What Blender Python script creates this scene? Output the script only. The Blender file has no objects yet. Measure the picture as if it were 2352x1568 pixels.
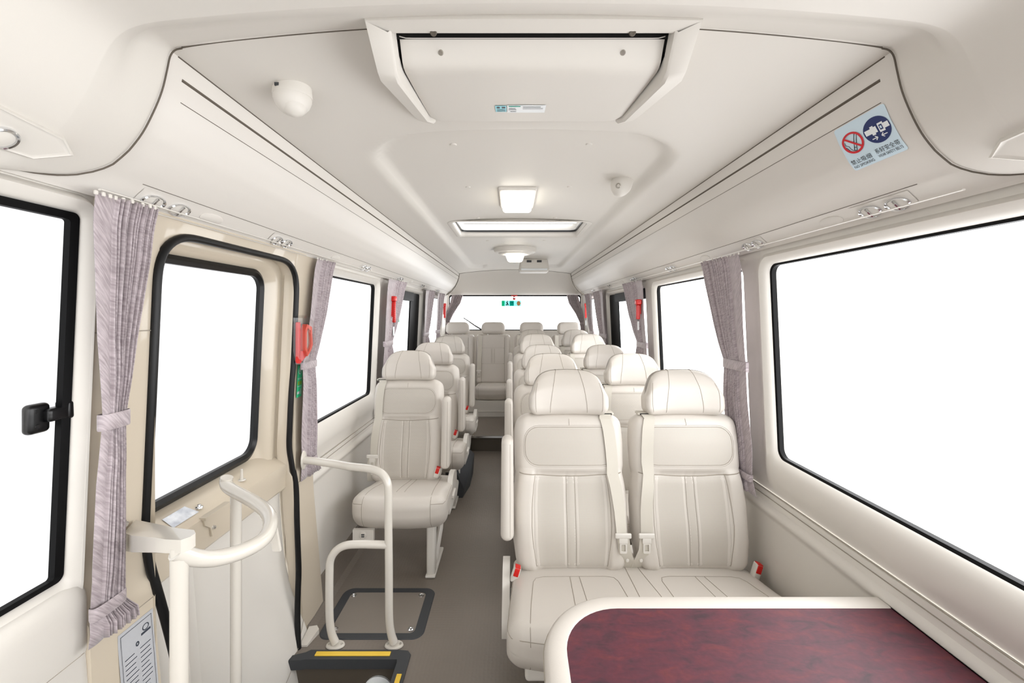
import bpy, bmesh, math, random
from mathutils import Vector, Matrix
random.seed(7)
C = bpy.context.scene
COL = C.collection
# ------------------------------------------------------------------ camera
F = 960.0; H = 1.30; CX = 0.04
cam = bpy.data.cameras.new('camera'); camo = bpy.data.objects.new('camera', cam); COL.objects.link(camo)
camo.location = (0, 0, H); camo.rotation_euler = (math.pi/2, 0, 0)
cam.sensor_width = 36; cam.sensor_fit = 'HORIZONTAL'; cam.lens = 36*F/2352; cam.shift_y = -63/2352; cam.clip_start = .02
C.camera = camo
# ------------------------------------------------------------------ light
w = bpy.data.worlds.new('world'); C.world = w; w.use_nodes = True
nt = w.node_tree; bgn = nt.nodes['Background']; bgn.inputs[0].default_value = (0.985, 0.99, 1.0, 1)
# overcast sky, brighter on the right hand side of the coach than on the left
g_ = nt.nodes.new('ShaderNodeTexCoord'); sx_ = nt.nodes.new('ShaderNodeSeparateXYZ'); mr_ = nt.nodes.new('ShaderNodeMapRange')
mr_.inputs['From Min'].default_value = -.6; mr_.inputs['From Max'].default_value = .9; mr_.inputs['To Min'].default_value = 1.25; mr_.inputs['To Max'].default_value = 8.0
nt.links.new(g_.outputs['Generated'], sx_.inputs[0]); nt.links.new(sx_.outputs['X'], mr_.inputs['Value']); mz_ = nt.nodes.new('ShaderNodeMapRange'); mz_.inputs['From Min'].default_value = -.25; mz_.inputs['From Max'].default_value = .15; mz_.inputs['To Min'].default_value = .78; mz_.inputs['To Max'].default_value = 1.0
mu_ = nt.nodes.new('ShaderNodeMath'); mu_.operation = 'MULTIPLY'; mm_ = nt.nodes.new('ShaderNodeMath'); mm_.operation = 'MAXIMUM'; mm_.inputs[1].default_value = 1.2
nt.links.new(sx_.outputs['Z'], mz_.inputs['Value']); nt.links.new(mr_.outputs[0], mu_.inputs[0]); nt.links.new(mz_.outputs[0], mu_.inputs[1]); nt.links.new(mu_.outputs[0], mm_.inputs[0]); nt.links.new(mm_.outputs[0], bgn.inputs[1])
C.view_settings.view_transform = 'Standard'; C.view_settings.look = 'None'; C.view_settings.gamma = 1
C.view_settings.exposure = -0.04; C.view_settings.use_curve_mapping = False
C.cycles.max_bounces = 12; C.cycles.diffuse_bounces = 8; C.cycles.transparent_max_bounces = 12

# ------------------------------------------------------------------ materials
def lin(c):
    c = c/255.0
    return c/12.92 if c <= .04045 else ((c+.055)/1.055)**2.4
def rgb(r, g, b): return (lin(r), lin(g), lin(b), 1)
M = {}
def mat(name, col, rough=.5, metal=0, bump=None, emit=None, coat=0, vary=None, spec=None):
    m = bpy.data.materials.new(name); m.use_nodes = True; nt = m.node_tree; b = nt.nodes['Principled BSDF']
    b.inputs['Base Color'].default_value = rgb(*col); b.inputs['Roughness'].default_value = rough; b.inputs['Metallic'].default_value = metal
    if spec is not None: b.inputs['Specular IOR Level'].default_value = spec
    if coat: b.inputs['Coat Weight'].default_value = coat
    if emit: b.inputs['Emission Color'].default_value = rgb(*emit[0]); b.inputs['Emission Strength'].default_value = emit[1]
    if bump:
        sc, st, dist = bump
        tc = nt.nodes.new('ShaderNodeTexCoord'); n = nt.nodes.new('ShaderNodeTexNoise'); n.inputs['Scale'].default_value = sc; n.inputs['Detail'].default_value = 4
        bu = nt.nodes.new('ShaderNodeBump'); bu.inputs['Strength'].default_value = st; bu.inputs['Distance'].default_value = dist
        nt.links.new(tc.outputs['Object'], n.inputs['Vector']); nt.links.new(n.outputs['Fac'], bu.inputs['Height']); nt.links.new(bu.outputs[0], b.inputs['Normal'])
    if vary:
        sc, c2, c3 = vary
        tc = nt.nodes.new('ShaderNodeTexCoord'); n = nt.nodes.new('ShaderNodeTexNoise'); n.inputs['Scale'].default_value = sc; n.inputs['Detail'].default_value = 5
        r = nt.nodes.new('ShaderNodeValToRGB'); r.color_ramp.elements[0].color = rgb(*c2); r.color_ramp.elements[0].position = .35
        r.color_ramp.elements[1].color = rgb(*c3); r.color_ramp.elements[1].position = .65
        nt.links.new(tc.outputs['Object'], n.inputs['Vector']); nt.links.new(n.outputs['Fac'], r.inputs[0]); nt.links.new(r.outputs[0], b.inputs['Base Color'])
    M[name] = m; return m
mat('plastic', (214, 210, 203), .45, bump=(900, .08, .0006))
mat('ceiling_plastic', (212, 208, 201), .5, bump=(700, .08, .0006))
mat('duct_plastic', (215, 211, 205), .38)
mat('seam_dark', (92, 84, 74), .7)
mat('seam', (158, 150, 138), .8)
mat('leather', (204, 198, 190), .42, bump=(420, .12, .0012))
mat('belt', (200, 195, 184), .7, bump=(1500, .2, .0006))
mat('tan_paint', (197, 186, 168), .3, coat=.5)
mat('pipe_paint', (208, 203, 194), .25, coat=.5)
mat('rubber', (13, 13, 14), .38, spec=.3)
mat('black', (10, 10, 11), .3, spec=.35)
mat('frame_black', (9, 9, 10), .5, spec=.12)
mat('charcoal', (58, 60, 63), .6)
mat('gap', (12, 10, 8), .8)
mat('chrome', (225, 226, 228), .12, 1)
mat('steel', (188, 184, 176), .3, .9)
mat('red', (205, 28, 22), .35)
mat('redorange', (214, 62, 34), .35)
mat('green', (64, 214, 150), .5)
mat('teal', (22, 158, 140), .5)
mat('cyan_label', (150, 214, 226), .5)
mat('white_label', (232, 236, 238), .5)
mat('sign_white', (206, 226, 238), .5)
mat('sign_blue', (20, 40, 98), .5)
mat('sign_black', (16, 18, 24), .5)
mat('sign_red', (204, 22, 36), .5)
mat('yellow', (236, 198, 70), .5)
mat('label_grey', (180, 182, 186), .4)
mat('label_ink', (60, 66, 76), .5)
mat('foil', (205, 212, 224), .35, .3, vary=(30, (190, 196, 206), (232, 236, 242)))
mat('orange', (240, 110, 70), .5)
mat('lamp', (255, 250, 240), .5, emit=((255, 250, 238), 7.0))
mat('seat_back_gap', (60, 55, 50), .8)
mat('riser', (84, 76, 66), .55)
mat('yellowgreen', (150, 190, 60), .5)

def nodes_mat(name, rough):
    m = bpy.data.materials.new(name); m.use_nodes = True; M[name] = m
    b = m.node_tree.nodes['Principled BSDF']; b.inputs['Roughness'].default_value = rough
    return m, m.node_tree, b
def N(nt, kind, **kw):
    n = nt.nodes.new(kind)
    for k, v in kw.items():
        if k in n.inputs: n.inputs[k].default_value = v
        else: setattr(n, k, v)
    return n
# perforated leather: a staggered lattice of fine dots
m, nt, b = nodes_mat('perforated', .55)
tc = N(nt, 'ShaderNodeTexCoord'); mp = N(nt, 'ShaderNodeMapping'); mp.inputs['Rotation'].default_value = (0, math.radians(45), 0); mp.inputs['Scale'].default_value = (270, 0, 270)
vo = N(nt, 'ShaderNodeTexVoronoi', Scale=1.0, Randomness=0.0); vo.feature = 'F1'
nt.links.new(tc.outputs['Object'], mp.inputs[0]); nt.links.new(mp.outputs[0], vo.inputs['Vector'])
rp = N(nt, 'ShaderNodeValToRGB'); rp.color_ramp.elements[0].color = rgb(138, 132, 121); rp.color_ramp.elements[0].position = .14
rp.color_ramp.elements[1].color = rgb(199, 193, 184); rp.color_ramp.elements[1].position = .34
nt.links.new(vo.outputs['Distance'], rp.inputs[0]); nt.links.new(rp.outputs[0], b.inputs['Base Color'])
# floor vinyl
m, nt, b = nodes_mat('floor_vinyl', .42)
tc = N(nt, 'ShaderNodeTexCoord'); n1 = N(nt, 'ShaderNodeTexNoise', Scale=2.5, Detail=3.0)
rp = N(nt, 'ShaderNodeValToRGB'); rp.color_ramp.elements[0].color = rgb(114, 106, 98); rp.color_ramp.elements[1].color = rgb(130, 121, 112)
vo = N(nt, 'ShaderNodeTexVoronoi', Scale=70.0, Randomness=.35); bu = N(nt, 'ShaderNodeBump', Strength=.35, Distance=.002)
nt.links.new(tc.outputs['Object'], n1.inputs['Vector']); nt.links.new(n1.outputs['Fac'], rp.inputs[0]); nt.links.new(rp.outputs[0], b.inputs['Base Color'])
nt.links.new(tc.outputs['Object'], vo.inputs['Vector']); nt.links.new(vo.outputs['Distance'], bu.inputs['Height']); nt.links.new(bu.outputs[0], b.inputs['Normal'])
# hatch plate
mat('hatch_plate', (132, 124, 116), .38, bump=(60, .25, .002))
# maroon burl laminate
m, nt, b = nodes_mat('maroon', .55)
tc = N(nt, 'ShaderNodeTexCoord'); mp = N(nt, 'ShaderNodeMapping'); mp.inputs['Scale'].default_value = (14, 34, 10); mp.inputs['Rotation'].default_value = (0, 0, -.18)
n1 = N(nt, 'ShaderNodeTexNoise', Scale=1.0, Detail=6.0, Roughness=.62, Distortion=.7)
n2 = N(nt, 'ShaderNodeTexNoise', Scale=90.0, Detail=3.0)
rp = N(nt, 'ShaderNodeValToRGB'); e = rp.color_ramp.elements; e[0].position = .30; e[0].color = rgb(54, 28, 38); e[1].position = .76; e[1].color = rgb(106, 42, 42)
x = rp.color_ramp.elements.new(.46); x.color = rgb(78, 32, 46); x = rp.color_ramp.elements.new(.56); x.color = rgb(88, 33, 46)
mx = N(nt, 'ShaderNodeMixRGB'); mx.blend_type = 'SOFT_LIGHT'; mx.inputs[0].default_value = .3
nt.links.new(tc.outputs['Object'], mp.inputs[0]); nt.links.new(mp.outputs[0], n1.inputs['Vector']); nt.links.new(tc.outputs['Object'], n2.inputs['Vector'])
nt.links.new(n1.outputs['Fac'], rp.inputs[0]); nt.links.new(rp.outputs[0], mx.inputs[1]); nt.links.new(n2.outputs['Fac'], mx.inputs[2]); nt.links.new(mx.outputs[0], b.inputs['Base Color'])
# curtain cloth: mauve grey with fine slanting satin streaks
m, nt, b = nodes_mat('curtain', .5)
b.inputs['Sheen Weight'].default_value = .3
tc = N(nt, 'ShaderNodeTexCoord'); mp0 = N(nt, 'ShaderNodeMapping'); mp0.inputs['Rotation'].default_value = (math.radians(52), 0, 0); mp = N(nt, 'ShaderNodeMapping'); mp.inputs['Scale'].default_value = (14, 30, 300)
n1 = N(nt, 'ShaderNodeTexNoise', Scale=1.0, Detail=3.0)
rp = N(nt, 'ShaderNodeValToRGB'); rp.color_ramp.elements[0].color = rgb(148, 137, 140); rp.color_ramp.elements[0].position = .34; rp.color_ramp.elements[1].color = rgb(184, 173, 177); rp.color_ramp.elements[1].position = .66
nt.links.new(tc.outputs['Object'], mp0.inputs[0]); nt.links.new(mp0.outputs[0], mp.inputs[0]); nt.links.new(mp.outputs[0], n1.inputs['Vector']); nt.links.new(n1.outputs['Fac'], rp.inputs[0]); nt.links.new(rp.outputs[0], b.inputs['Base Color'])
# thin stickers on glass let the daylight through
for nm_, c_ in (('film_teal', (20, 160, 140)), ('film_cyan', (120, 215, 215)), ('film_green', (40, 180, 130)), ('film_white', (235, 240, 240)), ('film_dark', (20, 60, 60)), ('film_orange', (245, 120, 80))):
    m = bpy.data.materials.new(nm_); m.use_nodes = True; nt = m.node_tree; nt.nodes.clear(); M[nm_] = m
    o = N(nt, 'ShaderNodeOutputMaterial'); a_ = N(nt, 'ShaderNodeBsdfDiffuse', Color=rgb(*c_)); t_ = N(nt, 'ShaderNodeBsdfTranslucent', Color=rgb(*c_)); x_ = N(nt, 'ShaderNodeMixShader'); x_.inputs[0].default_value = .6
    nt.links.new(a_.outputs[0], x_.inputs[1]); nt.links.new(t_.outputs[0], x_.inputs[2]); nt.links.new(x_.outputs[0], o.inputs[0])
# window glass, clear plastic
def glassy(name, fac, tint=(1, 1, 1, 1)):
    m = bpy.data.materials.new(name); m.use_nodes = True; nt = m.node_tree; nt.nodes.clear(); M[name] = m
    o = N(nt, 'ShaderNodeOutputMaterial'); t = N(nt, 'ShaderNodeBsdfTransparent'); t.inputs[0].default_value = tint
    g = N(nt, 'ShaderNodeBsdfGlossy'); g.inputs['Roughness'].default_value = .02; mxs = N(nt, 'ShaderNodeMixShader'); mxs.inputs[0].default_value = fac
    nt.links.new(t.outputs[0], mxs.inputs[1]); nt.links.new(g.outputs[0], mxs.inputs[2]); nt.links.new(mxs.outputs[0], o.inputs[0])
glassy('glass', .04); glassy('clear_plastic', .12, (.96, .96, .96, 1))

# ------------------------------------------------------------------ mesh builder
def sm(a, b, x):
    t = max(0, min(1, (x-a)/(b-a))); return t*t*(3-2*t)
def interp(tab, x):
    if x <= tab[0][0]: return tab[0][1]
    for (x0, v0), (x1, v1) in zip(tab, tab[1:]):
        if x <= x1:
            return v0+(v1-v0)*(x-x0)/(x1-x0) if x1 > x0 else v1
    return tab[-1][1]
class MB:
    def __init__(s): s.v = []; s.f = []; s.m = []; s.sm = []
    def add(s, vs, fs, mi=0, smooth=True):
        o = len(s.v); s.v += [tuple(p) for p in vs]
        for f in fs: s.f.append(tuple(o+i for i in f)); s.m.append(mi); s.sm.append(smooth)
        return s
    def grid(s, fn, us, vs, mi=0, smooth=True, skip=None, closed=False):
        nu, nv = len(us), len(vs)
        P = [fn(u, v) for u in us for v in vs]; fs = []
        for i in range(nu-(0 if closed else 1)):
            for j in range(nv-1):
                if skip and skip((us[i]+us[(i+1) % nu])/2, (vs[j]+vs[j+1])/2): continue
                i2 = (i+1) % nu
                fs.append((i*nv+j, i2*nv+j, i2*nv+j+1, i*nv+j+1))
        return s.add(P, fs, mi, smooth)
    def quad(s, a, b, c, d, mi=0): return s.add([a, b, c, d], [(0, 1, 2, 3)], mi, False)
    def box(s, a, b, mi=0, M_=None):
        (x0, y0, z0), (x1, y1, z1) = a, b
        P = [(x0, y0, z0), (x1, y0, z0), (x1, y1, z0), (x0, y1, z0), (x0, y0, z1), (x1, y0, z1), (x1, y1, z1), (x0, y1, z1)]
        if M_: P = [tuple(M_ @ Vector(p)) for p in P]
        return s.add(P, [(3, 2, 1, 0), (4, 5, 6, 7), (0, 1, 5, 4), (1, 2, 6, 5), (2, 3, 7, 6), (3, 0, 4, 7)], mi, False)
    def rbox(s, c, dim, r, n=6, deform=None, mi=0, k=3):
        """rounded box: cube grid pushed onto inner box + radius; n cells on each flat, k in each rounding"""
        hx, hy, hz = [d/2 for d in dim]; r = min(r, hx*.999, hy*.999, hz*.999)
        def axis(h):
            a = [-h+r*t/k for t in range(k)]; inner = h-r
            nn = max(2, n)
            a += [-inner+2*inner*t/nn for t in range(nn+1)]; a += [h-r*t/k for t in range(k-1, -1, -1)]
            return a
        X, Y, Z = axis(hx), axis(hy), axis(hz)
        def pt(x, y, z):
            q = rmap((x, y, z), dim, r)
            if deform: q = deform(*q)
            return (q[0]+c[0], q[1]+c[1], q[2]+c[2])
        bm_v = {}; vs = []
        def vid(i, j, l):
            key = (i, j, l)
            if key not in bm_v: bm_v[key] = len(vs); vs.append(pt(X[i], Y[j], Z[l]))
            return bm_v[key]
        fs = []; a, b, cc = len(X)-1, len(Y)-1, len(Z)-1
        for i in range(a):
            for j in range(b):
                fs.append((vid(i, j, 0), vid(i, j+1, 0), vid(i+1, j+1, 0), vid(i+1, j, 0)))
                fs.append((vid(i, j, cc), vid(i+1, j, cc), vid(i+1, j+1, cc), vid(i, j+1, cc)))
        for i in range(a):
            for l in range(cc):
                fs.append((vid(i, 0, l), vid(i+1, 0, l), vid(i+1, 0, l+1), vid(i, 0, l+1)))
                fs.append((vid(i, b, l), vid(i, b, l+1), vid(i+1, b, l+1), vid(i+1, b, l)))
        for j in range(b):
            for l in range(cc):
                fs.append((vid(0, j, l), vid(0, j, l+1), vid(0, j+1, l+1), vid(0, j+1, l)))
                fs.append((vid(a, j, l), vid(a, j+1, l), vid(a, j+1, l+1), vid(a, j, l+1)))
        return s.add(vs, fs, mi, True)
    def tube(s, path, r, seg=10, mi=0, caps=True, closed=False, flat=None, up=None):
        P = [Vector(p) for p in path]; n = len(P); rings = []
        prev = None
        for i in range(n):
            if closed: t = (P[(i+1) % n]-P[i-1])
            else: t = (P[min(i+1, n-1)]-P[max(i-1, 0)])
            t.normalize()
            if prev is None:
                a = Vector(up) if up else Vector((0, 0, 1))
                if abs(t.dot(a)) > .95: a = Vector((1, 0, 0))
                nrm = (a-t*t.dot(a)).normalized()
            else:
                nrm = (prev-t*t.dot(prev))
                nrm = nrm.normalized() if nrm.length > 1e-6 else prev
            prev = nrm; bi = t.cross(nrm)
            rr = r[i] if isinstance(r, (list, tuple)) else r
            fx, fy = (1, 1) if flat is None else flat
            rings.append([tuple(P[i]+nrm*math.cos(2*math.pi*k/seg)*rr*fx+bi*math.sin(2*math.pi*k/seg)*rr*fy) for k in range(seg)])
        vs = [p for g in rings for p in g]; fs = []
        for i in range(n if closed else n-1):
            j = (i+1) % n
            for k in range(seg):
                k2 = (k+1) % seg; fs.append((i*seg+k, i*seg+k2, j*seg+k2, j*seg+k))
        if caps and not closed:
            fs.append(tuple(reversed(range(seg)))); fs.append(tuple((n-1)*seg+k for k in range(seg)))
        return s.add(vs, fs, mi, True)
    def lathe(s, prof, origin=(0, 0, 0), axis=None, seg=24, mi=0):
        """prof: list of (radius, height) about +z, matrix axis optional"""
        vs = []; fs = []
        for (r, h) in prof:
            for k in range(seg):
                p = Vector((r*math.cos(2*math.pi*k/seg), r*math.sin(2*math.pi*k/seg), h))
                if axis: p = axis @ p
                vs.append(tuple(p+Vector(origin)))
        n = len(prof)
        for i in range(n-1):
            for k in range(seg):
                k2 = (k+1) % seg; fs.append((i*seg+k, i*seg+k2, (i+1)*seg+k2, (i+1)*seg+k))
        if prof[0][0] > 1e-5: fs.append(tuple(reversed(range(seg))))
        if prof[-1][0] > 1e-5: fs.append(tuple((n-1)*seg+k for k in range(seg)))
        return s.add(vs, fs, mi, True)
    def prism(s, poly, fn0, fn1, mi=0, smooth=False):
        n = len(poly); vs = [fn0(*p) for p in poly]+[fn1(*p) for p in poly]
        fs = [tuple(range(n)), tuple(reversed(range(n, 2*n)))]+[(i, i+n, (i+1) % n+n, (i+1) % n) for i in range(n)]
        return s.add(vs, fs, mi, smooth)
    def build(s, name, mats, parent=None, loc=None, angle=40, recalc=True):
        me = bpy.data.meshes.new(name)
        if parent is not None and loc is None:
            rt = parent
            while rt.parent: rt = rt.parent
            wl = Vector(rt.get('_wl', rt.location[:]))
            me.from_pydata([tuple(Vector(p)-wl) for p in s.v], [], s.f)
        elif loc is not None:
            me.from_pydata([tuple(Vector(p)-Vector(loc)) for p in s.v], [], s.f)
        else: me.from_pydata(s.v, [], s.f)
        mats = mats if isinstance(mats, (list, tuple)) else [mats]
        for m_ in mats: me.materials.append(M[m_])
        me.polygons.foreach_set('material_index', s.m); me.polygons.foreach_set('use_smooth', s.sm)
        if recalc:
            bm = bmesh.new(); bm.from_mesh(me); bmesh.ops.remove_doubles(bm, verts=bm.verts, dist=1e-6)
            bmesh.ops.recalc_face_normals(bm, faces=bm.faces); bm.to_mesh(me); bm.free()
        me.update()
        try: me.set_sharp_from_angle(angle=math.radians(angle))
        except Exception: pass
        o = bpy.data.objects.new(name, me); COL.objects.link(o)
        if parent is not None: o.parent = parent
        elif loc is not None: o.location = loc
        return o
def rmap(p, dim, r):
    q = []; d = []
    for c, D in zip(p, dim):
        h = D/2-r; k = max(-h, min(h, c)); q.append(k); d.append(c-k)
    L = math.sqrt(sum(x*x for x in d))
    if L < 1e-9: return p
    # only push points that sit in the rounding
    nz = sum(1 for x in d if abs(x) > 1e-9)
    if nz == 1: return p
    return tuple(q[i]+d[i]/L*r for i in range(3))
def rrect(x0, x1, y0, y1, r, n=6):
    """rounded rectangle, counter-clockwise from right-bottom arc; r scalar or 4 radii (br, tr, tl, bl)"""
    rs = r if isinstance(r, (list, tuple)) else [r]*4
    out = []
    for (cx_, cy_, a0, rr) in ((x1, y0, -90, rs[0]), (x1, y1, 0, rs[1]), (x0, y1, 90, rs[2]), (x0, y0, 180, rs[3])):
        ax = cx_-rr if cx_ == x1 else cx_+rr; ay = cy_+rr if cy_ == y0 else cy_-rr
        for k in range(n+1):
            a = math.radians(a0+90*k/n); out.append((ax+rr*math.cos(a), ay+rr*math.sin(a)))
    return out
def outer_match(x0, x1, y0, y1, inner, n=6):
    out = []
    for ci, (cx_, cy_) in enumerate(((x1, y0), (x1, y1), (x0, y1), (x0, y0))):
        first = inner[ci*(n+1)]; last = inner[ci*(n+1)+n]
        for k in range(n+1):
            t = k/n
            if ci in (0, 2): A = (first[0], cy_); B = (cx_, last[1])
            else: A = (cx_, first[1]); B = (last[0], cy_)
            if t <= .5: u = t*2; out.append((A[0]+(cx_-A[0])*u, A[1]+(cy_-A[1])*u))
            else: u = t*2-1; out.append((cx_+(B[0]-cx_)*u, cy_+(B[1]-cy_)*u))
    return out
def ring(mb, loops, mi=0, smooth=True):
    n = len(loops[0]); vs = [p for l in loops for p in l]; fs = []
    for i in range(len(loops)-1):
        for k in range(n): fs.append((i*n+k, i*n+(k+1) % n, (i+1)*n+(k+1) % n, (i+1)*n+k))
    mb.add(vs, fs, mi, smooth)
def smooth_path(pts, n=8):
    """Catmull-Rom"""
    P = [Vector(p) for p in pts]; P = [P[0]*2-P[1]]+P+[P[-1]*2-P[-2]]; out = []
    for i in range(1, len(P)-2):
        for k in range(n):
            t = k/n; a, b, c, d = P[i-1:i+3]
            out.append(tuple(.5*((2*b)+(c-a)*t+(2*a-5*b+4*c-d)*t*t+(3*b-a-3*c+d)*t**3)))
    out.append(tuple(P[-2])); return out
def even_path(pts, step=.012, it=10):
    out = []
    for a, c in zip(pts, pts[1:]):
        a, c = Vector(a), Vector(c); n = max(1, int((c-a).length/step)); out += [a+(c-a)*k/n for k in range(n)]
    out.append(Vector(pts[-1]))
    for _ in range(it): out = [out[0]]+[(out[i-1]+out[i]*2+out[i+1])/4 for i in range(1, len(out)-1)]+[out[-1]]
    return [tuple(p) for p in out]
def lin_s(a, b, n): return [a+(b-a)*i/n for i in range(n+1)]

# ------------------------------------------------------------------ object helpers
def tag(o, label=None, cat=None, group=None, kind=None):
    if label: o['label'] = label
    if cat: o['category'] = cat
    if group: o['group'] = group
    if kind: o['kind'] = kind
    return o
def thing(name, loc, label, cat, group=None):
    o = bpy.data.objects.new(name, None); COL.objects.link(o); o.location = loc; o['_wl'] = tuple(loc); o.empty_display_size = .1
    return tag(o, label, cat, group)
def struct(mb, name, mats, label=None, **k):
    o = mb.build(name, mats, **k); o['kind'] = 'structure'
    if label: o['label'] = label
    return o
def structE(name, loc, label=None):
    o = bpy.data.objects.new(name, None); COL.objects.link(o); o.location = loc; o['_wl'] = tuple(loc); o['kind'] = 'structure'
    if label: o['label'] = label
    return o
def copy_tree(o, loc, label, parent=None):
    c = o.copy(); COL.objects.link(c)
    if parent is None: c.location = loc; c['label'] = label
    else: c.parent = parent
    for ch in [x for x in bpy.data.objects if x.parent == o]: copy_tree(ch, None, None, c)
    return c
def text_pts(txt, size=1.0, extrude=0):
    cu = bpy.data.curves.new('t', 'FONT'); cu.body = txt; cu.size = size; cu.resolution_u = 3
    o = bpy.data.objects.new('t', cu); COL.objects.link(o)
    dg = bpy.context.evaluated_depsgraph_get(); me = bpy.data.meshes.new_from_object(o.evaluated_get(dg))
    vs = [tuple(v.co[:2]) for v in me.vertices]; fs = [tuple(p.vertices) for p in me.polygons]
    bpy.data.objects.remove(o); bpy.data.curves.remove(cu); bpy.data.meshes.remove(me)
    return vs, fs
def put_text(mb, txt, box, fn, mi=0, stretch=True):
    """fit text into box (u0,u1,v0,v1) and map by fn(u,v)"""
    vs, fs = text_pts(txt)
    if not vs: return
    a0 = min(v[0] for v in vs); a1 = max(v[0] for v in vs); b0 = min(v[1] for v in vs); b1 = max(v[1] for v in vs)
    u0, u1, v0, v1 = box
    mb.add([fn(u0+(x-a0)/(a1-a0)*(u1-u0), v0+(y-b0)/(b1-b0)*(v1-v0)) for x, y in vs], fs, mi, False)

# ------------------------------------------------------------------ cross-section of the coach
WP = [(-.4, .90), (0, .91), (.55, .957), (.765, .96), (1.49, .927), (1.56, .915), (1.9, .88)]
def W(z): return interp(WP, z)
BINP = [(.727, .53), (.7345, .494), (.745, .452), (.762, .412), (.785, .37), (.812, .336), (.840, .308), (.865, .286), (.888, .265), (.90, .250)]   # (|x|, rise above the eye)
def wx(s, z, off=0): return CX+s*(W(z)-off)
def ceil_rise(ax): return .53+.05*(1-min(1, (ax/.727))**2)

# ------------------------------------------------------------------ floor, platform
ftop = MB()
WELL = (-.93, -.415, .80, 1.585)
ftop.grid(lambda u, v: (u, v, 0), [-.93, -.415, CX+.95], [-1.6, .80, 1.585, 3.97], skip=lambda u, v: u < -.415 and .8 < v < 1.585, smooth=False)
struct(ftop, 'floor', 'floor_vinyl')
b = MB(); b.box((CX-.93, 3.97, -.02), (CX+.93, 5.75, .137)); 
o = struct(b, 'floor', 'riser', 'raised rear floor behind the aisle step')
b = MB(); b.box((CX-.93, 3.985, .1372), (CX+.93, 5.74, .139)); struct(b, 'floor', 'floor_vinyl', 'floor covering of the raised rear')
b = MB(); b.box((-.50, 3.955, .128), (-.03, 3.985, .1445)); tag(b.build('step_trim', 'chrome', loc=(-.25, 3.97, .137)), 'bright metal edge trim along the step to the raised rear floor', 'step trim')
# skirting turned up along the left wall
for s, y0, y1, nm in ((-1, 1.72, 3.97, 'baseboard_left'), (1, -.5, 3.97, 'baseboard_right')):
    b = MB(); b.grid(lambda u, v: (CX+s*(W(v[1])-v[0]), u, v[1]), [y0, y1], [(.03, .0), (.02, .015), (.012, .06), (.006, .10), (.0, .105)] if 0 else [0], skip=None) if 0 else None
    prof = [(.055, .0005), (.03, .012), (.018, .05), (.012, .10), (-.002, .102)]
    P = []; 
    b.grid(lambda u, v: (CX+s*(W(prof[int(v)][1])-prof[int(v)][0]), u, prof[int(v)][1]), [y0, y1], list(range(5)))
    struct(b, nm, 'floor_vinyl')

# ------------------------------------------------------------------ walls
def wall_lower(s, y0, y1, name, m_='plastic'):
    b = MB()
    prof = [(-.004, -.02), (.0, .10), (.006, .30), (.006, .515), (.010, .528), (.022, .540), (.026, .553), (.020, .566), (.010, .572), (.009, .592), (.0065, .5935), (.009, .595), (.009, .612), (.002, .615), (.004, .618)]
    b.grid(lambda u, v: (CX+s*(W(prof[int(v)][1])-prof[int(v)][0]), u, prof[int(v)][1]), [y0, y1], list(range(len(prof))))
    for z_, off in ((.593, .0098), (.615, .006)):
        b.tube([(CX+s*(W(z_)-off), y, z_) for y in (y0, y1)], .0012, 6, mi=1)
    return struct(b, name, [m_, 'seam'])
def wall_window(b, s, c, g, rad, depth=.035, pillow=.02, n=6, roll=.05, mi=0):
    """c: cell (y0,y1,z0,z1) g: glass opening"""
    def P(l, off): return [(CX+s*(W(z)-off), y, z) for (y, z) in l]
    def gr(d): return rrect(g[0]-d, g[1]+d, g[2]-d, g[3]+d, rad+d, n)
    def gb(d, e): return rrect(g[0]-d, g[1]+d, g[2]-e, g[3]+d, rad+d, n)
    out = outer_match(c[0], c[1], c[2], c[3], gr(0), n)
    lo = [P(out, 0)]
    o1 = rrect(max(c[0]+.001, g[0]-roll), min(c[1]-.001, g[1]+roll), max(c[2]+.003, g[2]-.13), min(c[3]-.001, g[3]+.04), rad+.02, n)
    o2 = rrect(max(c[0]+.004, g[0]-roll*.7), min(c[1]-.004, g[1]+roll*.7), max(c[2]+.02, g[2]-.10), min(c[3]-.004, g[3]+.03), rad+.02, n)
    lo += [P(o1, .002), P(o2, pillow*.8), P(gb(.026, .06), pillow), P(gb(.012, .03), pillow*.6), P(gb(.003, .006), 0), P(gr(0), -.012), P(gr(0), -depth)]
    ring(b, lo, mi)
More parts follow.
